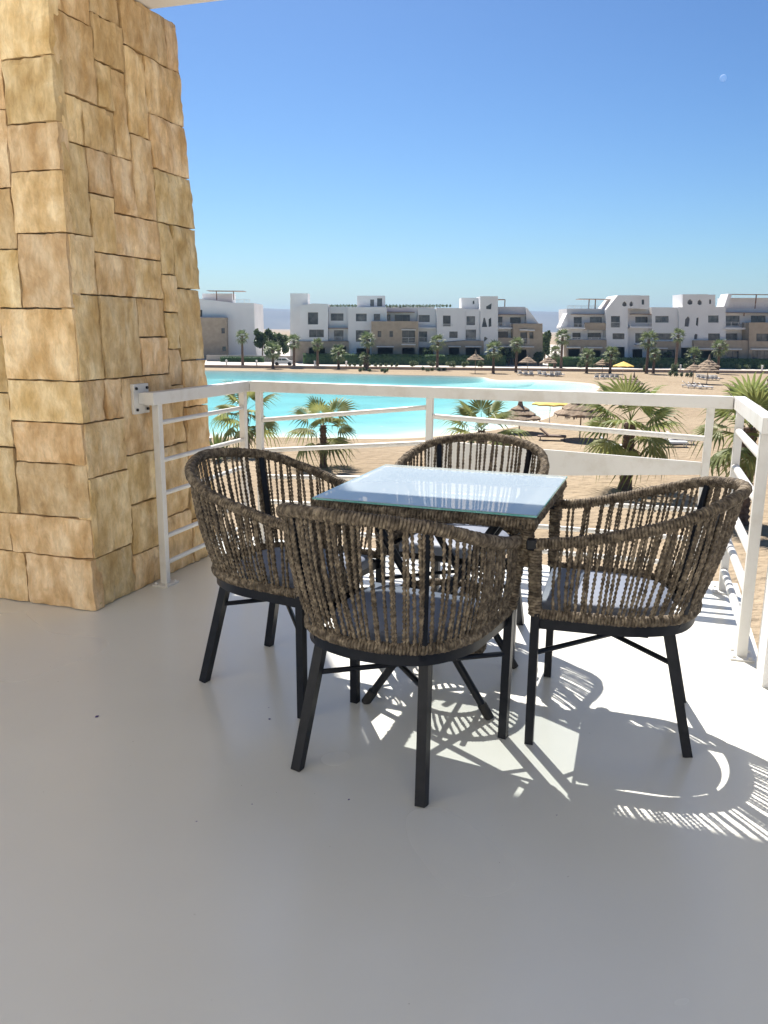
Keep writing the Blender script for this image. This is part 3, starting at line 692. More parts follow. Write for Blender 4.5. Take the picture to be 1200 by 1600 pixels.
# ================================================================== PALMS
def fan_leaf(mb, Rl, n, lp, droop, seed, wide=R(125), org=(0, 0, 0), Mx=None):
    rr = random.Random(seed); V = []; F = []
    # petiole: flat tapering stalk along +x
    for k in range(4):
        t = k / 3; x = t * lp; z = -droop * .25 * lp * t * t; w = .022 * (1 - .55 * t)
        V += [(x, -w, z), (x, w, z), (x, 0, z - w * .8)]
    for k in range(3):
        a = k * 3
        F += [(a, a + 3, a + 4, a + 1), (a + 1, a + 4, a + 5, a + 2), (a + 2, a + 5, a + 3, a)]
    hx, hz = lp, -droop * .25 * lp
    da = 2 * wide / n
    for i in range(n):
        a = -wide + (i + .5) * da + rr.uniform(-.02, .02)
        ln = Rl * (.72 + .28 * math.cos(a * .62)) * rr.uniform(.92, 1.06)
        c, s = math.cos(a), math.sin(a); m_ = ln * .52
        cup = .12 * ln * (1 - abs(a) / wide)
        zz = lambda r_: hz - droop * .42 * r_ * r_ / Rl + .10 * r_ * abs(s)
        def P(r_, aa, dz=0): return (hx + r_ * math.cos(aa), r_ * math.sin(aa), zz(r_) + dz)
        b0 = len(V); fold = .018 * Rl
        V += [P(.03, a), P(m_, a - da * .5, -fold), P(m_, a, fold), P(m_, a + da * .5, -fold), P(ln * .8, a - da * .14, -.02 * Rl), P(ln * .8, a + da * .14, -.02 * Rl)]
        tz = rr.uniform(.04, .24) * Rl * (1 + droop)
        V += [P(ln, a + rr.uniform(-.05, .05), -tz)]
        F += [(b0, b0 + 1, b0 + 2), (b0, b0 + 2, b0 + 3), (b0 + 1, b0 + 4, b0 + 2), (b0 + 2, b0 + 5, b0 + 3), (b0 + 2, b0 + 4, b0 + 5), (b0 + 4, b0 + 6, b0 + 5)]
    if Mx is not None: V = [Mx @ Vector(v) for v in V]
    mb.add(V, F)
def frond_matrix(az, el, roll): return Matrix.Rotation(az, 4, 'Z') @ Matrix.Rotation(-el, 4, 'Y') @ Matrix.Rotation(roll, 4, 'X')
FR = []
for k, (dr_, n) in enumerate(((.35, 20), (.8, 22), (1.25, 20), (1.75, 18))):
    mb = MB(); fan_leaf(mb, 1.0, n, .85, dr_, 50 + k); FR.append(mb.data('frond', M['palm_leaf']))
mb = MB(); fan_leaf(mb, .75, 14, .75, 1.6, 77, wide=R(80)); DRYF = mb.data('dry_frond', M['palm_dry'])
def trunk_mesh(h, r0, r1, seed, mname='palm_trunk', n=12):
    rr = random.Random(seed); mb = MB(); prof = []
    m = max(6, int(h / .11))
    for k in range(m + 1):
        t = k / m; r_ = r0 + (r1 - r0) * t + (.10 * r0 if k % 2 else -.04 * r0) * rr.uniform(.4, 1.2)
        if t < .05: r_ *= 1.15
        prof.append((r_, t * h))
    mb.lathe(prof, n, jit=.09, rnd=rr)
    # old leaf bases standing off the trunk
    for k in range(int(h * 34)):
        z = rr.uniform(.15 * h, h); a = z * 9 + rr.uniform(0, 6.28); t = z / h; r_ = r0 + (r1 - r0) * t
        c, s = math.cos(a), math.sin(a); w = rr.uniform(.03, .06); l_ = rr.uniform(.09, .2)
        p = Vector((r_ * c, r_ * s, z)); o = Vector((c * .07, s * .07, l_)); tt = Vector((-s, c, 0)) * w
        mb.add([p - tt, p + tt, p + o + tt * .5, p + o - tt * .5, p - Vector((c, s, 0)) * .03 + Vector((0, 0, l_ * .7))], [(0, 1, 2, 3), (3, 2, 4), (1, 4, 2), (0, 3, 4)])
    return mb.data('trunk', M[mname], recalc=False)
def palm(px, py, Yg, ztop, size, nf, seed, label, r0=.27):
    """fan palm whose crown centre is seen at (px, py) at distance Yg"""
    rr = random.Random(seed); c = at(px, py, Yg); h = c[2] - GZ
    e = empty('fan_palm', (c[0], c[1], GZ), rr.uniform(0, 6.28)); tag(e, label, 'palm tree', 'fan palms on the beach')
    link('trunk', trunk_mesh(h - .12 * size, r0, r0 * .78, seed), e)
    for k in range(nf):
        t = (k + .5) / nf; az = k * 2.39996 + rr.uniform(-.25, .25)
        el = R(74 - 100 * t ** .95 + rr.uniform(-8, 8))
        o = link('frond', FR[min(3, int(t * 4))], e)
        s_ = size * rr.uniform(.88, 1.1) * (.82 + .18 * min(1, t * 3))
        o.matrix_local = Matrix.Translation((0, 0, h - .25 * size * t)) @ frond_matrix(az, el, rr.uniform(-.5, .5)) @ Matrix.Scale(s_, 4)
    for k in range(8):
        o = link('dry_frond', DRYF, e)
        o.matrix_local = Matrix.Translation((0, 0, h - .3 * size)) @ frond_matrix(k * 1.3 + rr.uniform(0, .5), R(-58 + rr.uniform(-14, 10)), rr.uniform(-.3, .3)) @ Matrix.Scale(size * .75, 4)
palm(383, 640, 49.6, 0, 1.35, 15, 1, 'fan palm standing at the water edge beside the white garden wall', .22)
palm(505, 660, 44.0, 0, 1.18, 13, 2, 'slim young fan palm on the sand before the lagoon', .19)
palm(752, 668, 44.0, 0, 1.32, 14, 3, 'fan palm beside the peaked thatched parasol', .22)
palm(985, 655, 38.5, 0, 1.48, 18, 4, 'large fan palm with stout trunk behind the tapered railing panel', .30)
palm(1172, 662, 31.5, 0, 1.34, 18, 5, 'fan palm with thick dark trunk beside the short right railing', .31)

def far_crown(seed, nf=24):
    rr = random.Random(seed); mb = MB()
    for k in range(nf):
        t = (k + .5) / nf; el = R(80 - 120 * t + rr.uniform(-8, 8))
        fan_leaf(mb, .95, 8, .75, .3 + t, seed * 100 + k, wide=R(105), Mx=Matrix.Translation((0, 0, -.3 * t)) @ frond_matrix(k * 2.4 + rr.uniform(-.3, .3), el, rr.uniform(-.5, .5)))
    return mb.data('crown', M['palm_far'])
FC = [far_crown(k) for k in (11, 12, 13)]
TRUNKS = {}
far_palms = [(378, 525, 572, 21), (426, 546, 575, 28), (459, 533, 574, 23), (496, 537, 574, 19), (529, 550, 576, 26), (574, 530, 577, 25), (570, 558, 577, 17), (684, 534, 577, 25), (772, 545, 582, 29), (808, 537, 581, 23),
             (879, 526, 577, 25), (868, 549, 576, 20), (918, 555, 582, 24), (955, 553, 583, 26), (1014, 530, 583, 28), (1023, 553, 583, 20), (1060, 523, 579, 22), (1085, 555, 575, 28), (1125, 542, 583, 26)]
plab = ['slim far palm in front of the lone white house', 'short far palm beside the parked car', 'far palm before the left end of the middle apartment block', 'far palm before the double window of the middle block', 'short round far palm before the hedge of the middle block',
        'tall far palm before the tan box of the middle block', 'low young palm tucked behind the tall palm by the tan box', 'far palm before the recessed bay of the middle block', 'bushy far palm beside the lone thatched parasol', 'far palm before the sloping end of the middle block',
        'taller palm of the pair in the gap between the apartment blocks', 'shorter palm of the pair in the gap between the apartment blocks', 'far palm left of the yellow far parasol', 'far palm behind the yellow far parasol', 'tall palm of the crossed pair before the right block', 'short palm of the crossed pair before the right block',
        'tallest slender palm before the right block tower', 'wide low palm beside the pink bougainvillea', 'far palm over the cluster of thatched parasols']
for k, (x, yc, yb, w) in enumerate(far_palms):
    g = gp(x, yb + 1, GZ); Y = min(g[1], 164); c = at(x, yc, Y); zb = GZ if Y < 153 else PZ
    h = c[2] - zb; e = empty('palm_tree', (c[0], c[1], zb), k * 1.7); tag(e, plab[k], 'palm tree', 'palms along the far shore')
    key = round(h * 2) / 2
    if key not in TRUNKS:
        mb = MB(); mb.lathe([(.30, 0), (.24, .25 * key), (.22, .6 * key), (.26, key)], 8, jit=.06, rnd=random.Random(k)); TRUNKS[key] = mb.data('trunk', M['palm_trunk'])
    o = link('trunk', TRUNKS[key], e); o.scale = (1, 1, h / key)
    o = link('crown', FC[k % 3], e); s_ = w * Y / FPX / 2 / 1.45; o.location = (0, 0, h); o.scale = (s_, s_, s_)

# ================================================================== FOLIAGE
def leaves(n, sampler, size, seed):
    rs = np.random.RandomState(seed); P = sampler(rs, n); A = rs.normal(size=(n, 3)); A /= np.linalg.norm(A, axis=1)[:, None]
    B = rs.normal(size=(n, 3)); B -= A * (A * B).sum(1)[:, None]; B /= np.linalg.norm(B, axis=1)[:, None]
    s = size * rs.uniform(.6, 1.3, n)[:, None]
    V = np.stack([P - A * s, P + B * s * .5, P + A * s, P - B * s * .5], 1).reshape(-1, 3)
    F = np.arange(4 * n).reshape(-1, 4)
    return V, F
def blob_sampler(cs):
    cs = np.array(cs, float)
    def f(rs, n):
        k = rs.randint(0, len(cs), n); d = rs.normal(size=(n, 3)); d /= np.linalg.norm(d, axis=1)[:, None]
        r_ = rs.uniform(.55, 1.02, n)[:, None]
        return cs[k, :3] + d * r_ * cs[k, 3:6]
    return f
def shrub(x, yb, w, hgt, m, label, Y=None, cat='shrub', name='shrub', n=350, size=.16, group='shrubs along the far shore', zb=None):
    g = gp(x, yb); Y = Y or g[1]; c = at(x, yb, Y); z = GZ if Y < 153.2 else PZ
    if zb is not None: z = zb
    W = w * Y / FPX / 2; H = hgt * Y / FPX; rr = random.Random(int(x * 7 + yb))
    cs = [(rr.uniform(-.5, .5) * W, rr.uniform(-.4, .4) * W, H * rr.uniform(.35, .65), W * rr.uniform(.45, .65), W * .5, H * rr.uniform(.32, .45)) for _ in range(6)]
    V, F = leaves(n, blob_sampler(cs), size, int(x * 3)); V[:, 2] = np.maximum(V[:, 2], .02)
    o = link(name, meshdata(name, V, F, m)); o.location = (c[0], Y, z); tag(o, label, cat, group)
    return o
# hedges
def hedge(x0, x1, Y, hgt, label, n):
    a = at(x0, 560, Y)[0]; b = at(x1, 560, Y)[0]; L_ = b - a
    e = empty('hedge', ((a + b) / 2, Y, PZ)); tag(e, label, 'hedge')
    mb = MB(); N_ = int(L_ / .8)
    V = []; F = []
    for i in range(N_ + 1):
        x = -L_ / 2 + L_ * i / N_
        for (y, z) in ((-.5, 0), (-.55, hgt * .6), (-.4, hgt * .93), (.4, hgt * .95), (.5, 0)):
            V.append((x, y + .12 * mnoise.noise((x * .9 + a, z, y)), z + (.13 * mnoise.noise((x * .7 + a, y, 3)) if z else 0)))
    for i in range(N_):
        for k in range(4): F.append((i * 5 + k, (i + 1) * 5 + k, (i + 1) * 5 + k + 1, i * 5 + k + 1))
    link('hedge_body', meshdata('hedge_body', V, F, M['hedge'], smooth=True), e)
    def smp(rs, n_):
        P = np.stack([rs.uniform(-L_ / 2, L_ / 2, n_), rs.uniform(-.6, .55, n_), rs.uniform(.05, hgt, n_)], 1)
        top = rs.rand(n_) < .45; P[top, 2] = hgt * rs.uniform(.9, 1.04, top.sum()); P[~top, 1] = rs.uniform(-.68, -.5, (~top).sum()); return P
    V, F = leaves(n, smp, .13, int(x0)); tag(link('foliage', meshdata('foliage', V, F, M['hedge']), e), kind='stuff')
hedge(474, 790, 166.5, 2.0, 'long clipped green hedge before the middle apartment block', 6500)
hedge(858, 1210, 165.5, 1.9, 'long clipped green hedge before the right apartment block', 6500)
hedge(345, 412, 172, 1.0, 'low dark hedge before the lone white house', 1400)
# trees in the gaps
def tree(px, py, Y, w, hgt, label, seed, n=2600, base=None):
    rr = random.Random(seed); c = at(px, py, Y); W = w * Y / FPX / 2; H = hgt * Y / FPX
    e = empty('broadleaf_tree', (c[0], Y, PZ)); tag(e, label, 'tree', 'trees between the buildings')
    mb = MB(); mb.bar((0, 0, 0), (.1, 0, H * .5), .35, n=8, taper=.6)
    for k in range(5): mb.bar((.05, 0, H * .35), (rr.uniform(-.7, .7) * W, rr.uniform(-.6, .6) * W, H * rr.uniform(.6, .85)), .14, n=6, taper=.4)
    mb.build('trunk', M['bark'], e)
    cs = [(rr.uniform(-.65, .65) * W, rr.uniform(-.6, .6) * W, H * rr.uniform(.35, .85), W * rr.uniform(.25, .45), W * .4, H * rr.uniform(.10, .2)) for _ in range(13)]
    V, F = leaves(n, blob_sampler(cs), .32, seed); link('crown', meshdata('crown', V, F, M['tree']), e)
tree(410, 560, 183, 28, 49, 'dark broadleaf tree beside the lone white house', 31)
tree(436, 560, 186, 32, 46, 'dark broadleaf tree against the left end of the middle block', 32)
tree(424, 560, 178, 24, 34, 'smaller broadleaf tree in front of the two dark trees', 33, n=1600)
tree(851, 560, 184, 20, 48, 'dark tree in the gap between the two apartment blocks', 34)
tree(795, 562, 168.5, 18, 26, 'small rounded tree before the sloping end of the middle block', 35, n=1200)
tree(841, 562, 168.5, 17, 22, 'small pale tree by the corner of the middle block', 36, n=1000)
tree(1042, 562, 167.8, 18, 24, 'small rounded tree before the white wall of the right block', 37, n=1200)
tree(668, 562, 168.5, 16, 28, 'small dense tree before the recessed bay of the middle block', 38, n=1200)
# shrubs
for k, x in enumerate((546, 554, 564, 577, 586, 595, 603, 612, 620)): shrub(x, 572, 6, 6, M['shrub'], 'small round shrub in the row along the promenade', Y=157, n=120, size=.14)
for x, w, lab in ((647, 15, 'round shrub on the promenade near the recessed bay'), (673, 16, 'low wide shrub on the promenade between two round ones'), (704, 19, 'largest shrub on the promenade before the middle block'), (728, 14, 'round shrub left of the lone thatched parasol'), (750, 12, 'round shrub behind the lone thatched parasol')):
    shrub(x, 573, w, 10, M['shrub'], lab, Y=158, n=500)
for x, yb in ((562, 583), (569, 582), (577, 583), (597, 583), (604, 583), (661, 581), (668, 583), (675, 582), (685, 582), (694, 582), (602, 585)): shrub(x, yb - 2, 7, 6, M['shrub'], 'small green tuft planted in the sand by the far waterline', n=110, size=.14)
for x, yb in ((1047, 588), (1056, 589), (1064, 589), (1073, 590), (1079, 590)): shrub(x, yb, 7, 8, M['shrub'], 'small green tuft in the row below the slender tall palm', n=120, size=.14)
shrub(1053, 586, 13, 18, M['shrub'], 'taller leafy bush at the end of the row of tufts', n=500)
shrub(1006, 583, 11, 14, M['shrub'], 'spiky pale bush beside the crossed palms', n=300)
shrub(1114, 563, 16, 26, M['bougain'], 'pink bougainvillea climbing before the right block', Y=170.5, name='bougainvillea', n=700, cat='bougainvillea', group=None)
shrub(943, 561, 14, 16, M['shrub'], 'pale bush behind the hedge of the right block', Y=168, n=350)
for x in (905, 925, 1000, 1033, 1072, 1151, 1168, 1190): shrub(x, 577, 12, 8, M['shrub'], 'grey green bush at the foot of the right hedge', Y=162.5, n=260)
# bollards
for x, yb in ((354, 572), (401, 571), (492, 571), (541, 571), (1063, 579), (1190, 583)):
    c = at(x, yb, 155); o = MB().lathe([(.16, 0), (.16, .85), (.20, .88), (.20, 1.02), (.10, 1.08)], 10).build('path_light', M['canopy_white'], None, smooth=False); o.location = (c[0], 155, PZ)
    tag(o, 'small white bollard light on the promenade', 'bollard light', 'bollard lights on the promenade')
# car by the house
c = at(443, 570, 158.5); e = empty('parked_car', (c[0], 158.5, PZ)); tag(e, 'pale grey car parked behind the short far palm', 'car')
prof = [(-1.9, .3), (-1.95, .75), (-1.5, .9), (-1.0, 1.38), (.5, 1.4), (1.1, .95), (1.85, .82), (1.95, .35)]
V = [(x, y, z) for y in (-.8, .8) for x, z in prof]; n = len(prof)
MB().add(V, [tuple(range(n)), tuple(range(n, 2 * n))[::-1]] + [(i, i + n, (i + 1) % n + n, (i + 1) % n) for i in range(n)]).build('body', M['car_paint'], e, recalc=True)
for (pts) in (((-1.30, .95), (-.95, 1.3), (-.3, 1.32), (-.3, .95)), ((-.22, .95), (-.22, 1.32), (.42, 1.32), (.9, .95))):
    V = [(x, -.812, z) for x, z in pts] + [(x, -.79, z) for x, z in pts]
    MB().add(V, [(0, 1, 2, 3), (7, 6, 5, 4), (0, 4, 5, 1), (1, 5, 6, 2), (2, 6, 7, 3), (3, 7, 4, 0)]).build('window', M['pane'], e, recalc=True)
for x in (-1.2, 1.2):
    for y in (-.82, .66): MB().bar((x, y, .33), (x, y + .16, .33), .66, n=14).build('wheel', M['rubber'], e)

# ================================================================== PARASOLS AND LOUNGERS
def thatch_data(seed, peak):
    rr = random.Random(seed); mb = MB()
    mb.lathe([(1.0, 0), (.97, .06), (.72, .2), (.74, .24), (.42, .42), (.44, .46), (.14, .62), (.075, .62 + peak * .5), (.03, .62 + peak)], 22, jit=.045, rnd=rr)
    for k in range(90):      # hanging fringe
        a = rr.uniform(0, 6.283); w = .05; l_ = rr.uniform(.05, .13); c, s = math.cos(a), math.sin(a)
        mb.add([(c * .98 - s * w, s * .98 + c * w, .05), (c * .98 + s * w, s * .98 - c * w, .05), (c * 1.03, s * 1.03, -l_)], [(0, 1, 2)])
    return mb.data('canopy', M['thatch'])
TH = [thatch_data(1, .22), thatch_data(2, .5)]
mb = MB()
for k in range(8):
    a0, a1 = k * math.pi / 4, (k + 1) * math.pi / 4; p0 = (math.cos(a0), math.sin(a0), 0); p1 = (math.cos(a1), math.sin(a1), 0)
    m0 = ((p0[0] + p1[0]) / 2 * .96, (p0[1] + p1[1]) / 2 * .96, .03)
    mb.add([p0, m0, p1, (0, 0, .42), (p0[0], p0[1], -.07), (m0[0], m0[1], -.05), (p1[0], p1[1], -.07)], [(0, 1, 3), (1, 2, 3), (0, 4, 5, 1), (1, 5, 6, 2)])
YEL = mb.data('canopy', M['yellow_cloth'])
def parasol(x, yrim, w, Y, label, data, group, zb=GZ, cat='parasol'):
    c = at(x, yrim, Y); Rr = w * Y / FPX / 2; e = empty('thatched_parasol' if data is not YEL else 'yellow_parasol', (c[0], Y, zb), x); tag(e, label, cat, group)
    o = link('canopy', data, e); o.location = (0, 0, c[2] - zb); o.scale = (Rr, Rr, Rr)
    MB().bar((0, 0, 0), (0, 0, c[2] - zb + .4 * Rr), .10 if data is not YEL else .05, n=8).build('pole', M['pole_wood'] if data is not YEL else M['canopy_white'], e)
G1 = 'thatched parasols on the far sand'
parasol(743, 562, 27, 143, 'lone thatched parasol on the tip of the far shore', TH[1], G1)
parasol(824.5, 566.5, 27, 142, 'left thatched parasol of the far pair with loungers', TH[0], G1)
parasol(857, 567, 27, 140, 'right thatched parasol of the far pair with loungers', TH[0], G1)
parasol(941.6, 570.5, 27, 148, 'thatched parasol beside the yellow far parasol', TH[0], G1)
parasol(974, 572, 34, 131, 'yellow cloth parasol on the far sand', YEL, None)
parasol(1107, 573, 34, 137, 'high peaked thatched parasol behind two flatter ones', TH[1], G1)
parasol(1084, 579, 30, 122, 'left flatter thatched parasol of the far cluster', TH[0], G1)
parasol(1106, 580, 34, 120, 'right flatter thatched parasol of the far cluster', TH[0], G1)
parasol(1198, 607, 36, 78, 'thatched parasol on the sand above the short railing', TH[0], 'thatched parasols on the near sand')
parasol(812, 654, 66, 60.5, 'peaked thatched parasol by the near waterline', TH[1], 'thatched parasols on the near sand')
parasol(860, 631, 58, 66, 'yellow cloth parasol standing at the waterline', YEL, None)
parasol(908, 648, 84, 57, 'broad thatched parasol partly behind the large fan palm', TH[0], 'thatched parasols on the near sand')
parasol(990, 599, 30, 98, 'dark thatched parasol showing above the large fan palm', TH[1], 'thatched parasols on the near sand')

def make_lounger(m):
    e = empty('sun_lounger')
    mb = MB(); mb.box(-.33, .33, -.95, .95, .26, .30)
    for s in (-1, 1): mb.box(s * .33 - .025, s * .33 + .025, -.97, .97, .24, .32)
    mb.build('frame', m, e)
    for k in range(4): MB().box((-.3, .25)[k % 2], (-.25, .3)[k % 2], (-.85, .75)[k // 2], (-.8, .8)[k // 2], 0, .26).build('leg', m, e)
    Mx = Matrix.Translation((0, .25, .30)) @ Matrix.Rotation(R(38), 4, 'X')
    MB().box(-.32, .32, 0, .78, 0, .07, M=Mx).build('backrest', m, e)
    MB().box(-.31, .31, -.93, .24, .302, .37, ch=.02).build('mattress', m, e)
    return e
LW = make_lounger(M['lounger']); first = True
def lounger(px, py, rz, label, group='white loungers on the sand', src=None):
    global first
    g = gp(px, py); 
    if src is None and first: o = LW; first = False
    else: o = copy_tree(src or LW)
    o.location = (g[0], g[1], GZ); o.rotation_euler = (0, 0, rz); tag(o, label, 'sun lounger', group)
for i, (x, y, r_) in enumerate(((814, 586, 2.6), (822, 587, 2.8), (830, 587, 2.9), (844, 587, 2.7), (853, 588, 2.5), (862, 588, 2.9), (870, 588, 2.8), (876, 588, 2.6))): lounger(x, y, r_, 'white lounger under the far pair of thatched parasols')
for x in (932, 941, 948, 956, 963): lounger(x, 592, 2.9, 'white lounger beside the yellow far parasol')
for x, y in ((1092, 592), (1099, 593), (1106, 594), (1113, 594), (1119, 594)): lounger(x, y, 2.5, 'white lounger behind the far cluster of parasols')
for x, y in ((1076, 605), (1085, 607), (1094, 607), (1102, 608)): lounger(x, y, 1.4, 'white lounger in front of the far cluster of parasols')
lounger(957, 703, 1.2, 'white lounger half hidden by the large fan palm trunk', None)
lounger(1050, 698, 1.5, 'white lounger in the shade right of the large palm', None)
lounger(1062, 694, 1.5, 'white lounger farther back right of the large palm', None)
LB = make_lounger(M['lounger_brown']); g = gp(862, 688); LB.location = (g[0], g[1], GZ); LB.rotation_euler = (0, 0, 1.35); tag(LB, 'dark brown lounger near the peaked thatched parasol', 'sun lounger')

# white garden wall with an agave by the left palm
g0 = gp(318, 692); g1 = gp(362, 690)
mb = MB(); mb.box(g0[0] - 8, g1[0], 47.2, 47.6, GZ - .3, GZ + 1.1)
tag(mb.build('garden_wall', M['canopy_white'], None), 'low white garden wall by the water edge palm', 'wall')
def spiky(px, py, Y, size, label, n=26, seed=3):
    rr = random.Random(seed); c = at(px, py, Y); mb = MB()
    for k in range(n):
        a = k * 2.4; el = R(rr.uniform(25, 88)); l_ = size * rr.uniform(.7, 1.1); w = .055 * size
        d = Vector((math.cos(a) * math.cos(el), math.sin(a) * math.cos(el), math.sin(el))); t = Vector((-math.sin(a), math.cos(a), 0)) * w
        q = d * l_ * .5; e_ = d * l_ - Vector((0, 0, .12 * l_ * math.cos(el)))
        mb.add([-t * .7, t * .7, q + t, q - t, e_, q - d.cross(t).normalized() * w * .5], [(0, 1, 5), (1, 2, 5), (2, 4, 5), (4, 3, 5), (3, 0, 5)])
    o = mb.build('agave', M['palm_leaf'], None); o.location = (c[0], Y, GZ + (1.0 if False else 0)); tag(o, label, 'agave')
spiky(340, 690, 46.2, 1.9, 'spiky yellow green agave before the white garden wall')

# ================================================================== APARTMENT BLOCKS
class Block:
    def __init__(s, name, label, x, Y):
        c = at(x, 570, Y); s.Y = Y; s.o = np.array([c[0], Y, PZ]); s.e = empty(name, s.o); tag(s.e, label, 'building')
    def P(s, px, py, dy=0.0):      # pixel of the photograph -> local point on the plane dy behind the facade
        p = at(px, py, s.Y); return np.array([p[0], s.Y + dy, p[2]]) - s.o
    def wall(s, poly, holes=(), dy=0.0, depth=6.0, m='plaster', name='wall', reveal=.35, glaze=True, base=True):
        """poly and holes in photograph pixels on the facade plane; the wall is a solid of this depth with real openings"""
        out = [s.P(x, y, dy) for x, y in poly]
        if base:
            zmin = min(p[2] for p in out)
            for p in out:
                if abs(p[2] - zmin) < 1.2 and zmin < 1.5: p[2] = -.02
        H = [[s.P(x, y, dy) for x, y in h_] for h_ in holes]
        V, F = fill_poly([out] + H, (0, -1, 0)); mb = MB(); mb.add(V, F)
        for L_, d in [(out, depth)] + [(h_, reveal) for h_ in H]:
            n = len(L_); Bk = [p + np.array([0, d, 0]) for p in L_]
            mb.add(list(L_) + Bk, [(i, (i + 1) % n, (i + 1) % n + n, i + n) for i in range(n)])
        Bk = [p + np.array([0, depth, 0]) for p in out]; mb.add(Bk, [tuple(range(len(Bk)))[::-1]])
        w = mb.build(name, M[m], s.e)
        if glaze:
            for h_ in H: s.glaze(h_, reveal)
        return w
    def glaze(s, L_, reveal):
        xs = [p[0] for p in L_]; zs_ = [p[2] for p in L_]; y = L_[0][1] + reveal - .02
        x0, x1, z0, z1 = min(xs), max(xs), min(zs_), max(zs_); quad = len(L_) == 4
        if not quad:
            n = len(L_); mb = MB(); mb.add([(p[0], y, p[2]) for p in L_], [tuple(range(n))]); mb.build('shade_sheet', M['recess_shade'], s.e); return  # flat dark sheet stands in for the shade inside the cut-out
        f = .07; mb = MB()
        mb.box(x0, x1, y - .06, y, z0, z0 + f); mb.box(x0, x1, y - .06, y, z1 - f, z1)
        mb.box(x0, x0 + f, y - .06, y, z0 + f, z1 - f); mb.box(x1 - f, x1, y - .06, y, z0 + f, z1 - f)
        nm = max(1, int((x1 - x0) / 1.3))
        for k in range(1, nm):
            x = x0 + (x1 - x0) * k / nm; mb.box(x - f / 2, x + f / 2, y - .055, y - .003, z0 + f, z1 - f)
        w = mb.build('window', M['win_frame'], s.e)
        MB().box(x0 + .01, x1 - .01, y + .003, y + .03, z0 + .01, z1 - .01).build('pane', M['pane'], w)
    def slab(s, x0, x1, y, t, dy0, dy1, m='plaster', name='balcony_slab'):
        a = s.P(x0, y); b = s.P(x1, y + t); return MB().box(a[0], b[0], dy0, dy1, b[2], a[2]).build(name, M[m], s.e)
    def rail(s, x0, x1, y0, y1, dy):
        a = s.P(x0, y0); b = s.P(x1, y1); mb = MB()
        mb.box(a[0], b[0], dy - .03, dy + .03, a[2] - .07, a[2])
        for f in (.3, .6, .9): mb.box(a[0], b[0], dy - .015, dy + .015, a[2] + (b[2] - a[2]) * f - .03, a[2] + (b[2] - a[2]) * f)
        n = max(2, int((b[0] - a[0]) / 1.2) + 1)
        for k in range(n): x = a[0] + (b[0] - a[0]) * k / (n - 1); mb.box(x - .03, x + .03, dy - .028, dy + .028, b[2], a[2] - .071)
        mb.build('railing', M['canopy_white'], s.e)
    def pergola(s, x0, x1, y, ybot, dy0, dy1, posts=()):
        a = s.P(x0, y); b = s.P(x1, y + 1.2); o = MB().box(a[0], b[0], dy0, dy1, b[2], a[2]).build('pergola', M['timber'], s.e)
        for px in posts:
            p = s.P(px, ybot); MB().box(p[0] - .09, p[0] + .09, dy0 + .2, dy0 + .4, p[2], b[2] - .003).build('post', M['timber'], o)
def rc(x0, x1, y0, y1): return [(x0, y1), (x1, y1), (x1, y0), (x0, y0)]
GB = 577
# ---- middle block
b = Block('apartment_block', 'long white and tan apartment block in the middle of the far shore', 650, 172)
b.wall([(450, GB), (478, GB), (478, 457), (450, 457)], dy=4, depth=5)                                                 # stair tower
b.wall([(469, 533), (512.5, 533), (512.5, 475), (490, 474), (469, 477)], [rc(481, 497, 488, 507), rc(483, 506, 515, 527)], depth=9)
b.wall([(460, GB), (545, GB), (545, 533.3), (460, 533.3)], [rc(483, 508, 543, 570), rc(521, 541, 541, 570)], dy=-.6, depth=8, m='tan_render')
b.wall([(512.8, 532.8), (543.7, 532.8), (543.7, 479), (512.8, 479)], [rc(516, 536, 489.5, 501), rc(521, 536, 516, 532)], dy=1.6, depth=6)
b.slab(512.8, 543.7, 512.5, 1.2, .1, 1.58, 'timber', 'pergola_slat'); b.rail(513, 543.5, 526, 532.5, .2)
b.wall([(544, 577), (604, 577), (604, 479.5), (544, 480)], [rc(556, 573, 490, 502), rc(584, 594, 490.5, 501), rc(556, 578, 516, 534), rc(557, 578, 544, 572)], dy=-.1, depth=9)
b.wall(rc(557, 602, 461, 480), [rc(578, 584, 467, 478), rc(589, 597, 465, 478)], dy=3.5, depth=5, name='roof_room')
b.wall(rc(580.5, 653, 502, GB), [rc(590, 596, 517, 526.5), rc(608.5, 614, 517, 526.5), rc(628, 648, 516, 535), rc(590, 614, 542, 572), rc(628, 647.5, 543, 570)], dy=-2.0, depth=7, m='tan_render', reveal=.8)
b.rail(628, 648, 527, 535, -1.75); b.slab(627, 649, 514.5, 1.6, -2.25, -2.003, 'canopy_white', 'canopy'); b.slab(627, 649, 537, 2, -2.25, -2.003, 'canopy_white', 'canopy'); b.slab(588.5, 615.5, 540.3, 2, -2.45, -2.003, 'canopy_white', 'canopy')
b.wall(rc(604.3, 653, 481, 503), [rc(604.8, 610, 491, 502), rc(617, 641, 491.5, 502)], dy=2.5, depth=5); b.pergola(604, 648, 487, 502, .3, 2.45)
b.wall(rc(653.3, 682, 482, GB), [rc(654.5, 672, 492, 503), rc(655, 668, 518, 534), rc(655, 678, 543, 572)], dy=1.5, depth=6); b.slab(653.3, 682, 511.5, 2, .4, 1.48); b.rail(653.5, 682, 527, 533, .6)
b.wall([(682.3, 535), (727, 531.6), (727, 484), (723, 481.5), (682.3, 481)], [rc(692, 704, 493, 510), rc(702, 715, 518, 528)], dy=-.2, depth=9); b.rail(692, 707, 506, 510, -.3)
b.wall([(682.6, GB), (755, GB), (755, 532.5), (729, 531.9), (682.6, 536)], [rc(701, 717, 543, 572), rc(727, 749, 543, 572)], dy=-.8, depth=8, m='tan_render')
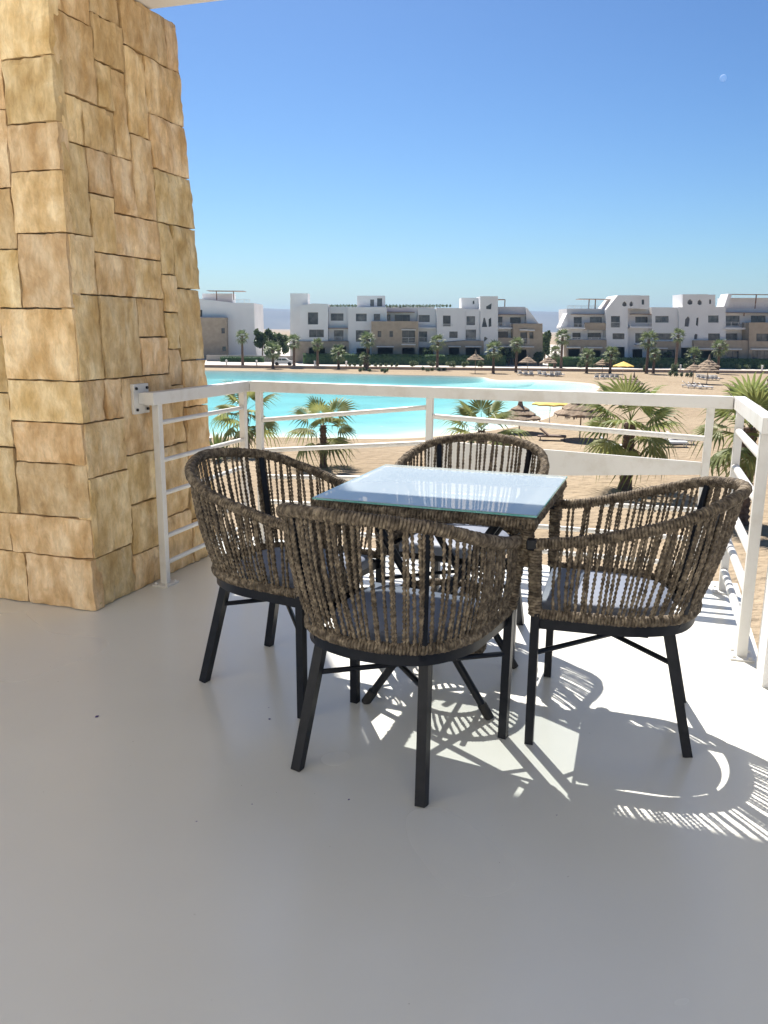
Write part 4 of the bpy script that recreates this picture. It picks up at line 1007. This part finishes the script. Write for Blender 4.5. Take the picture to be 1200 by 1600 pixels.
b.slab(700, 719, 540.5, 1.6, -1.4, -.803, 'canopy_white', 'canopy'); b.slab(726, 751, 540.5, 2, -1.4, -.803, 'canopy_white', 'canopy')
b.wall(rc(727.3, 749.7, 483, 532), [rc(729, 742.5, 494, 508), rc(727.8, 744, 515, 531)], dy=.1, depth=8); b.rail(727.5, 744, 528, 532, .3)
b.wall(rc(723, 750, 464.5, 484), [[(741, 475), (744, 474), (743.5, 468.5), (741, 470)]], dy=3, depth=5, name='roof_room')
b.wall([(750, GB), (777.5, GB), (777.5, 463), (750, 463)], [[(759.5, 483), (767, 483.5), (768, 474), (759, 479)], [(752.5, 511), (761, 511), (757.5, 496.5), (755, 497)], [(763, 511), (767.5, 510), (767, 496), (763, 499)], [(756, 534), (762, 529), (758, 526), (756, 527)]][::1], dy=-.5, depth=8)
b.wall(rc(777.8, 823, 479, GB), [rc(777.9, 787, 494.5, 509), rc(799, 816, 495.5, 505), rc(778.5, 796, 518, 529), rc(778.5, 800, 543, 572)], dy=1.8, depth=6)
b.slab(777.8, 800, 511.5, 2.5, -.3, 1.78); b.rail(778, 798, 504.5, 511.5, -.2); b.slab(777.8, 800, 527.5, 14, -.6, -.2, 'tan_render', 'parapet'); b.pergola(778, 822, 491, 500, -.2, 1.75); b.pergola(777.8, 790.5, 467, 479, 1, 4, (790,))
b.wall(rc(800.3, 846, 505.5, GB), [rc(811.5, 822, 519, 537), rc(825.5, 832, 518.5, 529), rc(801, 821, 546, 572)], dy=-1.2, depth=8, m='tan_render', reveal=.7)
b.slab(810.5, 824, 514.5, 2, -1.55, -1.203, 'canopy_white', 'canopy'); b.slab(824.5, 833.5, 515, 2, -1.55, -1.203, 'canopy_white', 'canopy'); b.rail(811, 824.5, 529, 537, -1.35); b.slab(778, 832, 540.5, 2, -1.9, -1.203, 'canopy_white', 'canopy')
b.wall([(823.2, 505.2), (842.5, 505.2), (824, 480.5), (823.2, 480.5)], dy=.6, depth=5, glaze=False, base=False)
b.wall([(604, 483), (681, 483), (681, 478.5), (604, 477.5)], dy=5, depth=.3, glaze=False, base=False, name='parapet')
for k, x in enumerate([514 + 4.6 * i for i in range(13)] + [604 + 5.2 * i for i in range(20)]):
    if 578 <= x <= 602: continue
    q = at(x, 481, 172 + 5.2); rr = random.Random(k); W = rr.uniform(.26, .45)
    V, F = leaves(70, blob_sampler([(0, 0, .35, W, W, .3)]), .13, k); o = link('roof_shrub', meshdata('roof_shrub', V, F, M['shrub'])); o.location = (q[0], 172 + 4.6 + rr.uniform(-.3, .3), at(x, 480.5, 176)[2]); tag(o, 'little round shrub on the roof edge of the middle block', 'shrub', 'roof shrubs on the middle block')

# ---- right block
b = Block('apartment_block', 'white and tan apartment block with cut-out roof towers on the right', 1040, 171)
b.wall(rc(888, 945.5, 482, GB), [rc(899, 912, 495, 511), rc(924.5, 943.5, 495, 504), rc(897, 910, 520, 530), rc(921, 942, 520, 530), rc(883.5 + 5, 903, 545, 572), rc(911, 936, 546, 572)], dy=1.5, depth=8)
b.wall([(877, 512), (888.3, 512), (888.3, 488.5)], dy=1.0, depth=4, glaze=False, base=False); b.slab(872, 913, 511.5, 2.5, -.8, 1.48); b.rail(872, 912, 505.5, 511.5, -.7)
b.slab(913, 945.3, 504, 11.5, -.4, .2, 'tan_render', 'parapet'); b.slab(921, 943, 516, 2, .5, 1.48, 'canopy_white', 'canopy')
b.wall(rc(883, 945.3, 531, GB), [rc(886, 903.5, 545, 572), rc(912, 936, 547, 572)], dy=-1.2, depth=2.6, m='tan_render', reveal=.9); b.rail(890, 944, 527, 531, -1.0)
b.slab(883, 904, 541.5, 2.2, -1.7, -1.203, 'canopy_white', 'canopy'); b.slab(910, 938, 541.8, 2.2, -1.7, -1.203, 'canopy_white', 'canopy')
b.pergola(909, 959, 466, 482, 2.0, 5.5, (924, 934)); b.rail(890, 945, 477, 482, 1.7); b.pergola(894, 945, 490.5, 494, .2, 1.45)
hx = lambda cx, cy, rx, ry: [(cx - rx, cy + ry * .5), (cx - rx * .2, cy + ry), (cx + rx * .9, cy + ry * .7), (cx + rx, cy - ry * .2), (cx + rx * .1, cy - ry), (cx - rx * .8, cy - ry * .4)]
b.wall([(945.7, GB), (979.5, GB), (979.5, 482.2), (998.5, 482.2), (998.5, 461.5), (964, 461.5), (945.7, 484)], [hx(974.5, 475, 3.6, 4.2), hx(985, 474.8, 2.8, 4.4), rc(953.5, 967.5, 493.8, 511.5), rc(956, 974.5, 520.8, 530), rc(946.5, 974.5, 542, 575)], dy=-.6, depth=8)
b.rail(952.5, 968, 503.5, 511, -.75)
b.wall(rc(998.8, 1014, 461.8, 483), [rc(1002, 1006, 468, 476)], dy=-.3, depth=6, name='roof_room')
b.wall(rc(979.8, 1018, 480.5, GB), [rc(997, 1017, 494.5, 504), rc(997, 1010, 520.5, 536), rc(992.5, 1008, 546, 574)], dy=1.9, depth=6)
b.slab(984, 1018, 510, 3, -.2, 1.88); b.rail(985.5, 1017.5, 504, 510, -.1); b.pergola(988, 1018.5, 490.2, 494, .1, 1.85); b.slab(996, 1018, 537, 2.2, .2, 1.88)
b.wall([(1018.3, GB), (1058.5, GB), (1058.5, 480.5), (1018.3, 480)], [rc(1023.5, 1044.5, 493.8, 504), rc(1024, 1049.5, 520.8, 531), rc(1020, 1028, 546, 572)], dy=-.2, depth=9)
b.wall(rc(1018.6, 1061, 533, GB), [rc(1022, 1034, 546, 572), rc(1040, 1052, 546, 572)], dy=-1.0, depth=2, m='tan_render'); b.slab(1018, 1040, 543, 2, -1.4, -1.003, 'canopy_white', 'canopy')
b.wall([(1058.8, GB), (1104, GB), (1104, 460), (1064.5, 460), (1064.5, 480), (1058.8, 480)], [hx(1076, 472, 4.2, 4.6), hx(1091, 472.5, 3.6, 4.6), [(1067.5, 510), (1074, 510.5), (1076, 498), (1073, 494), (1068.5, 499)], [(1085, 508), (1088.5, 510), (1089.5, 496), (1086, 497)], [(1082.3, 530), (1087, 530), (1088, 523), (1085, 521), (1082.5, 524)], rc(1062, 1076, 543, 574)], dy=-.8, depth=6)
b.wall(rc(1104.3, 1116.5, 460.5, 480), [rc(1107, 1110, 468, 475)], dy=-.4, depth=5, name='roof_room')
b.wall(rc(1104.3, 1133, 479.5, GB), [rc(1105, 1122, 493, 504), rc(1105, 1124, 521, 531.5), rc(1106, 1121, 546, 574)], dy=-.3, depth=9)
b.wall(rc(1079, 1165, 531.5, GB), [rc(1083, 1109.5, 548, 574), rc(1130.5, 1149, 548, 574)], dy=-1.8, depth=3, m='tan_render', reveal=.5); b.slab(1080, 1112, 543.5, 2.5, -2.3, -1.803, 'canopy_white', 'canopy'); b.slab(1126, 1152, 544, 2.5, -2.3, -1.803, 'canopy_white', 'canopy')
b.wall(rc(1133.3, 1290, 482, GB), [rc(1137, 1160.5, 493, 509), rc(1178, 1201, 493, 504), rc(1133.8, 1157, 521, 531), rc(1175, 1195, 521.5, 533.5), rc(1208, 1230, 494, 508), rc(1240, 1262, 494, 508)], dy=1.4, depth=8)
b.slab(1130, 1163, 511.5, 3.5, -.6, 1.38); b.rail(1130.5, 1162, 503, 511.3, -.5); b.pergola(1132, 1290, 488.5, 494, -.4, 1.35, (1162,)); b.rail(1133, 1285, 474, 482, 1.6)
b.wall([(1133.3, 482), (1140, 482), (1147, 459.5), (1141.5, 458.5)], dy=1.0, depth=4, glaze=False, base=False); b.pergola(1142, 1290, 459, 482, 1.6, 5, (1186, 1240))
b.wall(rc(1146, 1290, 464, 482), dy=5.2, depth=3, name='roof_room', glaze=False)
b.wall(rc(1163, 1290, 504, GB), [rc(1174.5, 1194.5, 521, 533), rc(1168, 1197, 547, 574), rc(1215, 1240, 521, 533)], dy=-2.2, depth=3.4, m='tan_render', reveal=.5); b.slab(1165, 1199, 544, 2.6, -2.8, -2.203, 'canopy_white', 'canopy')
# ---- lone house
b = Block('white_house', 'lone white house with tan ground block and roof pergola by the pillar', 360, 188)
b.wall([(292, 567), (402, 567), (398.5, 534), (396.5, 473.5), (364, 473), (310, 466.5), (292, 466.5)], [rc(309, 316, 484, 495)], dy=0, depth=14)
b.wall([(288, 567), (357.5, 567), (356, 496.5), (288, 496)], [rc(348.5, 354, 512.5, 521), rc(350, 355.5, 541, 548.5)], dy=-2, depth=1.99, m='tan_render')
b.pergola(318, 377, 452.8, 468, 3, 7, (334, 361)); b.wall(rc(305, 354, 456.5, 474), dy=7.2, depth=4, name='roof_room', glaze=False); b.rail(364, 390, 467.5, 473, .5)
a = at(323, 569, 174); c = at(460, 570, 174)
tag(MB().box(a[0], c[0], 174, 174.5, PZ - .02, PZ + 1.25).build('stone_garden_wall', M['concrete'], None), 'long low greyish tan wall before the lone white house', 'wall')

# day moon, its unlit side lost in the bright air
mm = bpy.data.materials.new('moon'); mm.use_nodes = True; n = mm.node_tree.nodes; n.clear()
o1_ = n.new('ShaderNodeOutputMaterial'); ad_ = n.new('ShaderNodeAddShader'); t1_ = n.new('ShaderNodeBsdfTransparent'); d1_ = n.new('ShaderNodeBsdfDiffuse'); d1_.inputs[0].default_value = (.36, .36, .35, 1)
g1_ = n.new('ShaderNodeNewGeometry'); x1_ = n.new('ShaderNodeMixShader'); z1_ = n.new('ShaderNodeBsdfDiffuse'); z1_.inputs[0].default_value = (0, 0, 0, 1)   # only the near side of the ball shines
for a_, b_ in ((t1_.outputs[0], ad_.inputs[0]), (g1_.outputs['Backfacing'], x1_.inputs[0]), (d1_.outputs[0], x1_.inputs[1]), (z1_.outputs[0], x1_.inputs[2]), (x1_.outputs[0], ad_.inputs[1]), (ad_.outputs[0], o1_.inputs[0])): mm.node_tree.links.new(a_, b_)
bm = bmesh.new(); bmesh.ops.create_icosphere(bm, subdivisions=4, radius=33); me = bpy.data.meshes.new('moon'); bm.to_mesh(me); bm.free(); me.materials.append(mm); me.polygons.foreach_set('use_smooth', [True] * len(me.polygons))
o = link('moon', me); o.location = at(1130, 122, 9000); tag(o, 'pale daytime moon in the blue sky', 'moon', kind='structure')

# ================================================================== HAZE
hz = bpy.data.materials.new('haze'); hz.use_nodes = True; n = hz.node_tree.nodes; n.clear()
ho = n.new('ShaderNodeOutputMaterial'); pv = n.new('ShaderNodeVolumePrincipled')
pv.inputs['Color'].default_value = (.40, .66, 1, 1); pv.inputs['Density'].default_value = .00014; pv.inputs['Anisotropy'].default_value = .1
hz.node_tree.links.new(pv.outputs[0], ho.inputs['Volume'])
tag(MB().box(-6050, 6050, -6050, 7050, GZ - 2.5, 160).build('haze', hz, None), 'thin pale blue air over the beach and hills', 'haze', kind='stuff')
